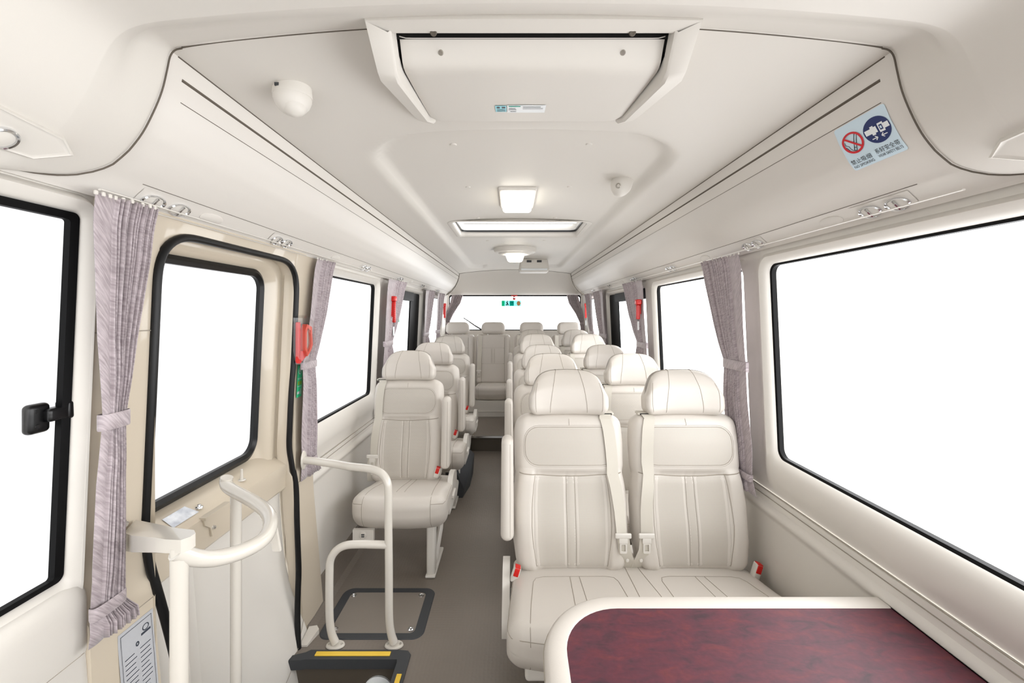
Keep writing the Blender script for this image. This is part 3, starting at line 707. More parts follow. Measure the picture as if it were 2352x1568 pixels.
# ------------------------------------------------------------------ ceiling lamps
p = ceil_pt(CX+.0, 2.12); cz = p[2]
e = thing('ceiling_lamp', (CX-.012, 2.15, cz), 'lit rectangular ceiling lamp in front of the roof hatch', 'ceiling lamp', 'ceiling lamps')
b = MB(); b.rbox((CX-.012, 2.20, cz-.006), (.188, .36, .022), .010, 4); b.build('lamp_base', 'plastic', e)
b = MB(); b.rbox((CX-.012, 2.20, cz-.026), (.160, .32, .044), .019, 6); b.build('lamp_cover', 'lamp', e)
p = ceil_pt(CX, 3.62); cz = p[2]; xc = (1183-1176)*3.6/F
xc = (1183-1176)*3.9/F; e = thing('ceiling_lamp', (xc, 3.9, cz), 'lit ceiling lamp on a wide oval base behind the roof hatch', 'ceiling lamp', 'ceiling lamps')
Mo = Matrix.Diagonal((1.0, .75, 1.0))
b = MB(); b.lathe([(.195, .02), (.198, -.018), (.190, -.040), (.176, -.047), (.158, -.047), (.148, -.056), (.136, -.062), (.11, -.064), (0, -.064)], (xc, 3.90, cz), Mo, 40); b.build('lamp_base', 'plastic', e)
b = MB(); b.rbox((xc, 3.90, cz-.085), (.16, .16, .080), .022, 4, deform=lambda x, y, z: (x*(1+.12*(z/.03)), y, z)); b.build('lamp_cover', 'lamp', e)
# box shaped unit behind it
p = ceil_pt(CX, 4.6); cz = p[2]; xc = (1227-1176)*4.6/F
e = thing('roof_speaker', (xc, 4.72, cz), 'rounded cream box with two small grilles hanging from the ceiling rear', 'ceiling unit')
b = MB(); b.rbox((xc, 4.74, cz-.072), (.325, .26, .150), .035, 4, deform=lambda x, y, z: (x*(1-.08*(z/.075)), y, z)); b.build('housing', 'plastic', e)
b = MB(); b.rbox((xc, 4.608, cz-.122), (.29, .02, .022), .006, 2); b.build('front_lens', 'white_label', e)
for k in (-1, 1):
    b = MB(); b.box((xc+k*.056-.026, 4.607, cz-.046), (xc+k*.056+.026, 4.615, cz-.022)); b.build('grille', 'charcoal', e)

# ------------------------------------------------------------------ ceiling sensors
def px(x, y, Y): return ((x-1176)*Y/F, Y, H-(y-721)*Y/F)
P = Vector(ceil_pt(px(672, 205, 1.02)[0], 1.02))
e = thing('motion_sensor', tuple(P), 'larger white domed sensor on the ceiling left of the air conditioner', 'sensor')
b = MB(); b.lathe([(.043, .01), (.0445, -.010), (.0455, -.018), (.0445, -.021)], tuple(P), Matrix.Diagonal((1, .92, 1)), 32); b.build('base', 'plastic', e)
b = MB(); b.lathe([(.0435, -.020), (.0435, -.028), (.038, -.042), (.028, -.054), (.015, -.062), (0, -.064)], tuple(P), Matrix.Diagonal((1, .95, 1)), 28)
b.lathe([(.026, .012), (.026, -.004), (.020, -.016), (.010, -.023), (0, -.025)], (P.x+.008, P.y-.006, P.z-.045), None, 20); b.build('dome', 'plastic', e)
b = MB(); b.box((P.x-.022, P.y-.0400, P.z-.012), (P.x-.012, P.y-.034, P.z-.005)); b.build('slot', 'charcoal', e)
P = Vector(ceil_pt(px(1427, 430, 1.86)[0], 1.86)); P.z -= .022
e = thing('security_camera', tuple(P), 'small white dome camera on the ceiling right of the front lamp', 'security camera')
Mr = Matrix.Rotation(math.radians(22), 3, 'Y') @ Matrix.Rotation(math.radians(-20), 3, 'X')
b = MB(); b.lathe([(.046, .040), (.047, -.002), (.045, -.014), (.037, -.032), (.024, -.050), (.012, -.058), (0, -.060)], tuple(P), Mr, 28); b.build('dome', 'plastic', e)
b = MB(); c = P+Mr @ Vector((-.014, -.026, -.034)); d = (Mr @ Vector((-.35, -.75, -.55))).normalized(); q_ = d.to_track_quat('Z', 'Y').to_matrix()
b.lathe([(.012, -.004), (.012, .006), (.008, .008), (.006, .004), (0, .005)], tuple(c), q_, 16); b.build('lens', 'steel', e)

# ------------------------------------------------------------------ air conditioner
e = thing('air_conditioner', (CX, 1.0, H+.52), 'big cream air conditioner return unit hanging from the near ceiling', 'air conditioner')
# side profile (Y, rise) of housing bottom face
ACP = [(.79, .542), (.80, .534), (.851, .484), (.87, .4845), (.90, .490), (1.05, .522), (1.15, .543), (1.225, .5605)]
def ac_r(y): return interp([(a, r) for a, r in ACP], y)
HO = [(.773, .312), (.845, .312), (.87, .313), (1.0, .311), (1.15, .309), (1.20, .306), (1.225, .290)]
HI = [(.793, .270), (.845, .272), (.87, .272), (1.0, .273), (1.15, .274), (1.19, .275), (1.215, .262)]
b = MB()
yo = [h[0] for h in HO]; 
for s in (-1, 1):
    pts_o = [(CX+s*a, y, H+ac_r(y)) for y, a in HO]; pts_i = [(CX+s*a, y, H+ac_r(y)) for y, a in HI]
    top = [(CX+s*(a+.012), y-(.006 if i == 0 else 0), H+.60) for i, (y, a) in enumerate(HO)]
    inn = [(CX+s*(a-.004), y+(.006 if i == 0 else 0), H+ac_r(y)+.03) for i, (y, a) in enumerate(HI)]
    mid_o = [(CX+s*(a-.002), y, H+ac_r(y)-.004) for y, a in HO]; 
    edge = [(CX+s*(a+.006), y, H+ac_r(y)-.005) for y, a in HI]
    allp = [top, pts_o, edge, pts_i, inn]
    b.grid(lambda u, v: allp[int(v)][int(u)], list(range(7)), list(range(5)), smooth=True)
# front and rear rails of the frame
def rail(y0, y1, a0, a1, n=10):
    pass
r0, r1 = H+ac_r(.788), H+.538
b.grid(lambda u, v: [(CX+u*.324, .765, H+.60), (CX+u*.312, .772, r0+.003*(1-u*u)), (CX+u*.296, .792, r1-.0005), (CX+u*.284, .801, r1), (CX+u*.282, .806, r1+.04)][int(v)], lin_s(-1, 1, 12), list(range(5)))
b.build('frame', 'ceiling_plastic', e, angle=35)
b = MB()
def cover(u, v):
    y = .822+(1.218-.822)*v; a = interp([(.822, .262), (.86, .264), (1.0, .268), (1.19, .272), (1.218, .262)], y)
    r = interp([(.822, .541), (.830, .535), (.853, .508), (.863, .503), (.88, .502), (.95, .513), (1.05, .530), (1.15, .547), (1.225, .5607)], y)
    ed = .004*sm(.94, 1.0, abs(u))
    return (CX+u*a, y, H+r+.002+ed)
b.grid(cover, lin_s(-1, 1, 40), [0, .02, .05, .065, .078, .09, .104, .12, .14, .16, .18, .2, .25, .3, .4, .5, .6, .7, .8, .9, 1])
cov = b.build('cover_panel', 'ceiling_plastic', e, angle=50)
b = MB(); b.grid(lambda u, v: (CX+u*.275, .812+v*.4, H+ac_r(.812+v*.4)+.014+.03*(1-v)), [-1, 1], lin_s(0, .90, 12)); b.grid(lambda u, v: (CX+u*.280, .8235, H+.541+.05*v), [-1, 1], [0, 1]); b.build('gap_backing', 'gap', e)  # near-black backing sheet, paints the shade in the gap round the cover
for k in (-1, 1):
    y = .845; c = Vector(cover(.0, (.840-.822)/.396)); c.x = CX+k*.183
    n = Vector((0, -.7, -.7)).normalized(); q_ = n.to_track_quat('Z', 'Y').to_matrix()
    b = MB(); b.lathe([(.0055, -.002), (.0055, .001), (.004, .003), (0, .003)], tuple(c), q_, 16); b.build('screw', 'steel', e)
    b = MB(); b.lathe([(.0065, -.003), (.0065, .001), (.005, .002), (0, .001)], (CX+k*.190, .798, r1-.001), n.to_track_quat('Z', 'Y').to_matrix(), 16); b.build('screw_recess', 'riser', e)
def lab(u, v, off=.0016):
    x = -.0+px(1138, 240, 1.10)[0]+u*(.131); y = 1.108-(v)*.052+.026
    y = 1.073+.05*(1-v); r = cover(0, (y-.822)/.396)[2]
    return (x, y, r-off)
b = MB(); b.quad(lab(0, 0), lab(.22, 0), lab(.22, 1), lab(0, 1), 0); b.quad(lab(.235, -.12), lab(1, -.12), lab(1, 1.1), lab(.235, 1.1), 1)
for (u0, u1, v0, v1, m_) in ((.27, .50, .85, 1.0, 2), (.27, .4, .55, .62, 3), (.27, .42, .35, .42, 3), (.55, .95, .45, .65, 4), (.30, .42, .05, .12, 3), (.55, .9, .8, .86, 3), (.03, .09, .6, .85, 3), (.13, .2, .6, .85, 3), (.03, .2, .35, .42, 3), (.03, .2, .12, .2, 3)):
    b.quad(lab(u0, v0, .0022), lab(u1, v0, .0022), lab(u1, v1, .0022), lab(u0, v1, .0022), m_)
b.build('rating_label', ['cyan_label', 'white_label', 'teal', 'label_ink', 'label_grey'], e)

# ------------------------------------------------------------------ safety sign on the right duct
e = thing('safety_sign', (.8, .95, 1.7), 'white sticker with no smoking and seat belt symbols on the right duct', 'sign')
def sg(u, v, off=.0016):
    # u 0..1 from rear to near, v 0..1 bottom to top (slanted like the sticker)
    y = 1.022-.138*u-.014*(1-v)*0; t0, t1 = bin_t_for_rise(.350), bin_t_for_rise(.447)
    x, z = bin_s(1, t0+(t1-t0)*v, off); return (x, y, z)
def sgrid(b, u0, u1, v0, v1, off, mi, n=8): b.grid(lambda u, v: sg(u, v, off), [u0, u1], lin_s(v0, v1, n), mi, False)
AR = .138/.125
b = MB()
pl = rrect(0, 1, 0, 1, .05, 4)
# sheet as strips so that it follows the curve
def hw(v):
    r = .05
    if v < r: return r-math.sqrt(max(0, r*r-(r-v)**2))
    if v > 1-r: return r-math.sqrt(max(0, r*r-(v-1+r)**2))
    return 0
b.grid(lambda u, v: sg(u+(hw(v) if u < .5 else -hw(v)), v, .0012), [0, 1], [0, .01, .025, .05]+lin_s(.1, .9, 12)+[.95, .975, .99, 1], 0, False)
def disc(uc, vc, r0, r1, mi, off, seg=40):
    vs = []; fs = []
    for k in range(seg):
        a = 2*math.pi*k/seg
        vs.append(sg(uc+r0*math.cos(a), vc+r0*math.sin(a)*AR, off)); vs.append(sg(uc+r1*math.cos(a), vc+r1*math.sin(a)*AR, off))
    for k in range(seg):
        k2 = (k+1) % seg; fs.append((2*k, 2*k+1, 2*k2+1, 2*k2))
    b.add(vs, fs, mi, False)
def stroke(pts, wd, mi, off):
    for (a, c) in zip(pts, pts[1:]):
        dx_, dy_ = c[0]-a[0], (c[1]-a[1])/AR; L = math.hypot(dx_, dy_); nx, ny = -dy_/L*wd/2, dx_/L*wd/2*AR
        n_ = 5; P_ = [(a[0]+(c[0]-a[0])*t/n_, a[1]+(c[1]-a[1])*t/n_) for t in range(n_+1)]
        b.add([sg(x+nx, y+ny, off) for x, y in P_]+[sg(x-nx, y-ny, off) for x, y in P_], [(i, i+1, i+n_+2, i+n_+1) for i in range(n_)], mi, False)
cu1, cv1, cu2, cv2 = .26, .58, .735, .60
stroke([(.36, .76), (.22, .42)], .012, 3, .0020); stroke([(.40, .74), (.26, .40)], .012, 3, .0020); stroke([(.36, .76), (.40, .74)], .012, 3, .002); stroke([(.22, .42), (.26, .40)], .012, 3, .002)
stroke([(.245, .48), (.285, .46)], .010, 3, .0020)
stroke([(.21, .42), (.17, .48), (.16, .54), (.11, .58), (.12, .64)], .010, 3, .0020); stroke([(.19, .40), (.14, .45), (.12, .51), (.08, .55)], .010, 3, .0020)
disc(cu1, cv1, .165, .205, 4, .0024)
stroke([(.13, .72), (.39, .44)], .036, 4, .0026)
disc(cu2, cv2, 0.0001, .235, 2, .0018)
for (u0, u1, v0, v1, m_) in ((.53, .64, .56, .66, 1), (.64, .70, .52, .70, 1), (.70, .745, .55, .67, 1), (.775, .87, .52, .70, 1), (.795, .850, .56, .66, 2), (.87, .955, .56, .66, 1), (.808, .837, .585, .635, 5)):
    sgrid(b, u0, u1, v0, v1, .0024 if m_ == 1 else .0027 if m_ == 2 else .0030, m_, 4)
    if (u0, u1) == (.812, .833): pass
stroke([(.60, .46), (.70, .46)], .016, 1, .0024); stroke([(.66, .50), (.70, .46), (.66, .42)], .016, 1, .0024)
stroke([(.87, .46), (.77, .46)], .016, 1, .0024); stroke([(.81, .50), (.77, .46), (.81, .42)], .016, 1, .0024)
put_text(b, '禁止吸烟', (.04, .44, .145, .255), lambda u, v: sg(u, v, .002), 3)
put_text(b, 'NO SMOKING', (.04, .44, .05, .115), lambda u, v: sg(u, v, .002), 3)
put_text(b, '系好安全带', (.53, .96, .165, .275), lambda u, v: sg(u, v, .002), 3)
put_text(b, 'WEAR SAFETY BELTS', (.53, .96, .07, .135), lambda u, v: sg(u, v, .002), 3)
b.build('sticker_sheet', ['sign_white', 'white_label', 'sign_blue', 'sign_black', 'sign_red', 'sign_white'], e, recalc=False)

# ================================================================== SEATS
class Frame:
    """local frame of a reclined backrest: maps (x, d, h) to seat space; d<0 is towards the sitter"""
    def __init__(s, yb, zb, ang): s.yb, s.zb, s.c, s.s = yb, zb, math.cos(ang), math.sin(ang)
    def __call__(s, x, d, h): return (x, s.yb+h*s.s+d*s.c, s.zb+h*s.c-d*s.s)
def surf_lines(mb, paths, fn, rad=.0011, mi=1, off=0.0):
    for p in paths:
        mb.tube([fn(*q) for q in p], rad, 5, mi=mi)
def dense(pts, n=6):
    out = []
    for a, b_ in zip(pts, pts[1:]):
        for k in range(n): out.append(tuple(a[i]+(b_[i]-a[i])*k/n for i in range(len(a))))
    out.append(pts[-1]); return out
def back_shape(wd, th, L, r, waist):
    dim = (wd, th, L)
    def hw(h):      # width factor over the height 0..1
        return interp([(0, .90), (.06, .965), (.2, 1.02), (.42, 1.03), (.54, 1.0), (waist-.015, .965), (waist+.03, .99), (.8, 1.0), (.9, .985), (.96, .955), (1, .90)], h)
    def deform(x, d, z):
        h = (z+L/2)/L; ax = abs(x)/(wd/2)
        X = x*hw(h)
        front = 1 if d < -th*.2 else 0
        D = d
        if front:
            up = sm(waist-.01, waist+.02, h)
            D -= .018*(1-up)*sm(.52, .72, ax)*(1-sm(.92, 1, ax)*.6)     # side bolsters
            D -= .012*up*(1-ax*ax)*sm(1, .8, h)                         # fuller head panel
            D -= .012*math.exp(-((h-.25)/.16)**2)*(1-ax**2)              # lumbar
            D += .005*math.exp(-((h-waist+.026*(1-ax*ax))/.020)**2)                     # horizontal tuck
            D += .006*math.exp(-((ax-.64)/.035)**2)*(1-up)*sm(0, .04, h) # bolster tucks
            D += .002*math.exp(-((ax-.075)/.02)**2)*(1-up)
        return (X, D, z)
    def surf(x, h, off=0):   # point of the front face at x, height h (metres), offset outwards
        q = rmap((x, -th/2, h-L/2), dim, r); q = deform(*q); return (q[0], q[1]-off, q[2])
    return dim, deform, surf
def patch(mb, surf, x0, x1, h0, h1, r, off, nx=10, nh=16, mi=0, asym=None):
    """panel with rounded corners lying on a surface"""
    rows = []
    hs = [h0]+[h0+r*(1-math.cos(math.pi/2*k/4)) for k in range(1, 4)]+lin_s(h0+r, h1-r, nh)+[h1-r*(1-math.cos(math.pi/2*k/4)) for k in range(3, 0, -1)]+[h1]
    def ins(h):
        t = min(h-h0, h1-h)
        return r-math.sqrt(max(0, r*r-(r-t)**2)) if t < r else 0
    mb.grid(lambda u, v: surf(x0+ins(v)+(x1-x0-2*ins(v))*u, v, off), lin_s(0, 1, nx), hs, mi)
def rr_path(x0, x1, h0, h1, r, n=5, dens=5):
    P = rrect(x0, x1, h0, h1, r, n); P.append(P[0]); return dense(P, dens) if dens > 1 else P

def backrest(parent, x0, zb, L, wd, yb=-.075, ang=math.radians(9), th=.105, belt_side=1, simple=False):
    fr = Frame(yb, zb, ang); waist = .625; r = .046
    dim, deform, surf = back_shape(wd, th, L, r, waist)
    base = Vector(parent['_wl'])
    def T(p): q = fr(p[0], p[1], p[2]+L/2); return (q[0]+x0+base.x, q[1]+base.y, q[2]+base.z)
    def S(x, h, off=0): return T(surf(x, h, off))
    b = MB(); b.rbox((0, 0, 0), dim, r, 60, deform=lambda x, y, z: deform(x, y, z), k=5)
    b.v = [T(p) for p in b.v]
    hw_ = wd/2
    up0, up1 = L*(waist+.045), L-.052
    pw = hw_*.80; iw = hw_*.65
    surf_lines(b, [rr_path(-pw, pw, up0, up1, .052)], lambda x, h: S(x, h, .0008))
    surf_lines(b, [rr_path(-pw-.006, pw+.006, up0-.006, up1+.006, .057)], lambda x, h: S(x, h, .0004), .0006)
    wl_ = L*waist
    surf_lines(b, [[(x_, wl_-.016*(1-(x_/hw_)**2)) for x_ in lin_s(-hw_*.97, hw_*.97, 48)]], lambda x, h: S(x, h, .0006), .0019)
    for k in (-1, 1):
        surf_lines(b, [dense([(k*iw*.98, .03), (k*iw*1.04, L*.3), (k*iw, wl_-.012)], 14)], lambda x, h: S(x, h, .0004), .0013)
        surf_lines(b, [dense([(k*.0165, .03), (k*.0165, wl_-.016)], 20)], lambda x, h: S(x, h, .0004), .0009)
    surf_lines(b, [dense([(.0, up1+.006), (.0, L-.015)], 5)], lambda x, h: S(x, h, .0004), .0008)
    o = b.build('backrest', ['leather', 'seam'], parent, angle=60)
    b = MB(); patch(b, S, -pw, pw, up0, up1, .05, .0006, 16, 12); b.build('perforated_head_panel', 'perforated', o)
    for k in (-1, 1):
        b = MB(); patch(b, S, min(k*iw*.97, k*.018), max(k*iw*.97, k*.018), .03, wl_-.017, .003, .0006, 8, 26); b.build('perforated_back_panel', 'perforated', o)
    b = MB(); patch(b, S, -.0155, .0155, .03, wl_-.018, .002, .0006, 3, 26); b.build('perforated_centre_strip', 'perforated', o)
    return fr, S, T
def headrest(parent, fr, x0, L, hz0, wd=.32, th=.105, hh=.176, dback=-.01):
    base = Vector(parent['_wl']); dim = (wd, th, hh); r = .030; hwd = wd/2
    def deform(x, d, z):
        ax = min(1, abs(x)/hwd); t = (z+hh/2)/hh
        Z = z-sm(.12, 1, t)*(.012*ax**2+.050*ax**4.5)
        X = x*(1-.03*(1-sm(0, .22, t)))*(1-.10*sm(.45, 1, t)*ax)
        D = d-.034*ax**2.4+.014
        if d < 0: D -= .012*(1-ax**2)*math.sin(math.pi*min(1, max(0, t)))
        D += .022*sm(.55, 1, t)*(1 if d < 0 else -.5)
        return (X, D, Z)
    cz = hz0+hh/2
    def T(p): q = fr(p[0], p[1]+dback, p[2]+cz); return (q[0]+x0+base.x, q[1]+base.y, q[2]+base.z)
    def S(x, z, off=0):
        q = rmap((x, -th/2, z), dim, r); q = deform(*q); return T((q[0], q[1]-off, q[2]))
    def St(x, d):   # top face
        q = rmap((x, d, hh/2), dim, r); q = deform(*q); return T((q[0], q[1], q[2]+.0003))
    b = MB(); b.rbox((0, 0, 0), dim, r, 14, deform=deform, k=5); b.v = [T(p) for p in b.v]
    for k in (-1, 1):
        xs = lambda z: k*(.078-.028*((z+hh/2)/hh)**1.3)
        surf_lines(b, [[(k*(hwd-.026), z) for z in lin_s(-hh/2+.01, hh/2-.03, 12)]], lambda x, z: S(x, z, .0003), .0008)
        surf_lines(b, [[(xs(z), z) for z in lin_s(-hh/2+.004, hh/2, 16)]], lambda x, z: S(x, z, .0003), .0010)
        surf_lines(b, [[(k*.050, d) for d in lin_s(-th/2, th/2, 10)]], St, .0012)
    o = b.build('headrest', ['leather', 'seam'], parent, angle=60)
    for k in (-1, 1):
        p0 = T((k*.062, .005, -hh/2+.01)); p1 = T((k*.062, .005, -hh/2-.05))
        b = MB(); b.tube([p0, p1], .006, 8); b.lathe([(.011, -.004), (.013, .004), (.008, .006)], (p1[0], p1[1]-.0, T((0, 0, -hh/2))[2]-.016), None, 12)
        b.build('headrest_post', 'chrome', o)
    return S
def belt(parent, fr, S, T, x0, L, side, zfloor_h=.06, slack=True, low=None):
    """shoulder belt from the top of the backrest down to a tongue and on into the cushion gap"""
    base = Vector(parent['_wl'])
    xs = side*.155
    sp_ = .045 if L > .602 else .020
    hs = [L+.006, L-.02, L-.06]+lin_s(L-.1, .15, 8)
    pts = []
    for i, h in enumerate(hs):
        hh = min(h, L-.012); x = xs+side*sp_*(1-h/L)
        off = .006 if h > L*.6 else .012
        pts.append((x, hh, off))
    b = MB(); wdt = .047
    th_ = .0016
    def row(x, h, off, k): return S(x+k*wdt/2, h, off)
    top = T((xs, -.01, L/2+.004)); 
    P = []
    A = [[T((xs+k*wdt/2, .010, L/2+.002)), T((xs+k*wdt/2, -.028, L/2+.003))]+[row(x, h, o_, k) for x, h, o_ in pts] for k in (-1, 1)]
    n = len(A[0]); vs = A[0]+A[1]
    vs2 = [(v[0], v[1]-th_, v[2]+th_*.3) for v in vs]
    fs = [(i, i+1, n+i+1, n+i) for i in range(n-1)]+[(2*n+i, 3*n+i, 3*n+i+1, 2*n+i+1) for i in range(n-1)]+[(i, 2*n+i, 2*n+i+1, i+1) for i in range(n-1)]+[(n+i, n+i+1, 3*n+i+1, 3*n+i) for i in range(n-1)]
    b.add(vs+vs2, fs, 0, True)
    xe, he, oe = pts[-1]
    # lower run back to the gap
    e1 = S(xe, he, oe); lo = [(e1[0], e1[1]-.002, e1[2]), (e1[0]+side*.006, e1[1]-.004, e1[2]-.05), (e1[0]+side*sp_*.5, e1[1]+.010, e1[2]-.10), (e1[0]+side*sp_*.75, e1[1]+.03, e1[2]-.145)]
    vs = []
    for k in (-1, 1): vs += [(p[0]+k*wdt/2, p[1]-(.004 if i > 1 and k == side else 0), p[2]) for i, p in enumerate(lo)]
    vs2 = [(v[0], v[1]-th_, v[2]) for v in vs]; n = 4
    fs = [(i, i+1, n+i+1, n+i) for i in range(n-1)]+[(2*n+i, 3*n+i, 3*n+i+1, 2*n+i+1) for i in range(n-1)]+[(i, 2*n+i, 2*n+i+1, i+1) for i in range(n-1)]+[(n+i, n+i+1, 3*n+i+1, 3*n+i) for i in range(n-1)]
    b.add(vs+vs2, fs, 0, True)
    o = b.build('seat_belt', 'belt', parent)
    # guide at the shoulder
    q = MB(); g = T((xs, -.012, L/2+.001)); q.rbox((g[0], g[1], g[2]), (.066, .045, .010), .004, 3, k=2); q.build('belt_guide', 'belt', o)
    q = MB(); q.box((g[0]-.024, g[1]-.0245, g[2]-.003), (g[0]+.024, g[1]-.0215, g[2]+.003)); q.build('guide_slot', 'gap', o)
    # tongue: a crossbar with a framed slot below
    q = MB(); q.rbox((e1[0], e1[1]-.008, e1[2]+.004), (.062, .010, .020), .0045, 3, k=2)
    q.rbox((e1[0], e1[1]-.009, e1[2]-.014), (.034, .007, .022), .003, 2, k=2)
    fr4 = rrect(e1[0]-.014, e1[0]+.014, e1[2]-.062, e1[2]-.018, .006, 3); fi = rrect(e1[0]-.008, e1[0]+.008, e1[2]-.054, e1[2]-.028, .003, 3); y1 = e1[1]-.009
    ring(q, [[(x, y1+.002, z) for x, z in fr4], [(x, y1-.002, z) for x, z in fr4], [(x, y1-.002, z) for x, z in fi], [(x, y1+.002, z) for x, z in fi], [(x, y1+.002, z) for x, z in fr4]], 0, False)
    q2 = MB(); q2.lathe([(.007, 0), (.006, .003), (0, .004)], (lo[2][0]-side*.004, lo[2][1]-.006, lo[2][2]+.004), Matrix.Rotation(math.radians(90), 3, 'X'), 14)
    q.build('belt_tongue', 'plastic', o); q2.build('stop_button', 'plastic', o)
def cushion(parent, x0, wd, y0, y1, z0, zr, zf, seams, name='seat_cushion', r=.05):
    """y0 front edge, y1 rear; top goes zf (front) to zr (rear)"""
    base = Vector(parent['_wl']); D = y1-y0; Hh = zf-z0; dim = (wd, D, Hh)
    def deform(x, y, z):
        t = (y+D/2)/D; ax = abs(x)/(wd/2)
        Z = z
        if z > 0: Z = z+(zr-zf)*sm(.1, 1, t)*(z/(Hh/2))-.006*ax**4
        X = x*(1-.05*sm(0, 1, t))*(1-.05*sm(0, -1, z/(Hh/2))*0)
        Y = y
        if t < .5: Y = y+.050*ax**3*(1-2*t)-.0+(.03*sm(0, -1, z/(Hh/2)))*(1-2*t)
        return (X, Y, Z)
    c = (x0+base.x, (y0+y1)/2+base.y, (z0+zf)/2+base.z)
    def S(x, y, z):
        q = rmap((x, y, z), dim, r); q = deform(*q); return (q[0]+c[0], q[1]+c[1], q[2]+c[2]+.0003)
    b = MB(); b.rbox(c, dim, r, 22, deform=deform, k=5)
    for p in seams(wd, D, Hh):
        surf_lines(b, [p], S, .0012)
    return b.build(name, ['leather', 'seam'], parent, angle=60), S
def seams_single(wd, D, Hh):
    out = []
    for k in (-1, 1):
        f = wd/2*.70
        out.append(dense([(k*f*.92, D/2-.05, Hh/2), (k*f, -D/2+.0, Hh/2), (k*f, -D/2, -Hh/2+.01)], 16))
        out.append(dense([(k*.015, D/2-.05, Hh/2), (k*.02, -D/2+.10, Hh/2)], 10))
        out.append(dense([(k*wd/2, D/2-.08, Hh/2-.028), (k*wd/2, -D/2, Hh/2-.028), (k*f, -D/2, Hh/2-.024)], 14))
    return out
def seams_double(wd, D, Hh):
    out = []
    for cxx in (-wd/4, wd/4):
        for k in (-1, 1):
            f = wd/4*.66
            P_ = [(cxx+k*.04, D/2-.185, Hh/2), (cxx+k*(f-.04), D/2-.185, Hh/2), (cxx+k*(f-.01), D/2-.195, Hh/2), (cxx+k*f, D/2-.225, Hh/2), (cxx+k*f*1.06, -D/2+.02, Hh/2), (cxx+k*f*1.06, -D/2, -Hh/2+.01)]
            out.append(dense(P_, 10))
            out.append(dense([(cxx+k*.018, D/2-.185, Hh/2), (cxx+k*.022, -D/2+.1, Hh/2)], 10))
        out.append(dense([(cxx-.05, D/2-.185, Hh/2), (cxx+.05, D/2-.185, Hh/2)], 6))
    for k in (-1, 1): out.append(dense([(k*.022, D/2-.03, Hh/2), (k*.045, -D/2+.05, Hh/2)], 10))
    out.append(dense([(-wd/2, D/2-.10, Hh/2-.03), (-wd/2, -D/2, Hh/2-.03), (wd/2, -D/2, Hh/2-.03), (wd/2, D/2-.1, Hh/2-.03)], 22))
    return out
def armrest(parent, x, y, z0, z1, tilt=.10):
    base = Vector(parent['_wl']); L = z1-z0
    def df(a, y_, z):
        t = (z+L/2)/L
        return (a*(1+.10*(1-t)), y_*(1+.25*(1-t))+tilt*(z)+.0, z)
    b = MB(); b.rbox((x+base.x, y+base.y, (z0+z1)/2+base.z), (.046, .080, L), .022, 10, deform=df, k=5)
    s = []
    dim = (.046, .080, L)
    def S(a, c, d): q = df(*rmap((a, c, d), dim, .022)); return (q[0]+x+base.x, q[1]+y+base.y, q[2]+(z0+z1)/2+base.z)
    surf_lines(b, [[(.0115, -.04, z) for z in lin_s(-L/2+.02, L/2-.02, 16)]], S, .0009)
    b.build('armrest', ['leather', 'seam'], parent, angle=60)
def buckle(parent, x, y, z, side):
    base = Vector(parent['_wl']); c = Vector((x, y, z))+base
    Mt = Matrix.Rotation(math.radians(18*side), 3, 'Y')
    b = MB(); b.rbox((0, 0, .006), (.027, .028, .058), .006, 2, k=2); b.v = [tuple(Mt @ Vector(p)+c) for p in b.v]
    o = b.build('belt_buckle', 'plastic', parent)
    q = MB(); q.rbox((0, -.0135, .017), (.019, .006, .030), .002, 2, k=2); q.rbox((0, -.002, .0345), (.021, .024, .004), .0015, 2, k=2); q.v = [tuple(Mt @ Vector(p)+c) for p in q.v]
    q.build('release_button', 'red', o)
def side_cover(parent, x, y, z):
    base = Vector(parent['_wl']); b = MB()
    prof = [(-.15, -.08), (.10, -.085), (.13, -.03), (.13, .03), (.11, .06), (.07, .075), (.03, .08), (-.01, .075), (-.04, .06), (-.06, .035), (-.12, .01), (-.155, -.02), (-.16, -.05)]
    b.prism(prof, lambda a, c: (x-.014+base.x, y+a+base.y, z+c+base.z), lambda a, c: (x+.014+base.x, y+a+base.y, z+c+base.z))
    o = b.build('side_cover', 'plastic', parent)
    q = MB(); q.rbox((x+.018+base.x, y-.03+base.y, z-.02+base.z), (.014, .10, .022), .006, 3, k=2); q.build('recline_lever', 'plastic', o)
def leg(parent, x, yf, zt, zb=0):
    """pedestal: vertical front leg with a slanting rear strut joined at the foot"""
    base = Vector(parent['_wl']); b = MB()
    def P(y, z): return (y, z)
    b.rbox((x+base.x, yf+.03+base.y, (zt+zb+.004)/2+base.z), (.042, .060, zt-zb-.004), .012, 4, k=3)
    if zt-zb > .1:
        b.tube([(x+.014+base.x, yf+.26+base.y, zt-.01+base.z), (x+.014+base.x, yf+.20+base.y, (zt+zb)*.55+base.z), (x+.006+base.x, yf+.09+base.y, zb+.04+base.z), (x+base.x, yf+.04+base.y, zb+.015+base.z)], .015, 8)
        b.rbox((x+base.x, yf+.12+base.y, zb+.009+base.z), (.05, .26, .014), .006, 3, k=2)
    b.build('leg', 'plastic', parent)

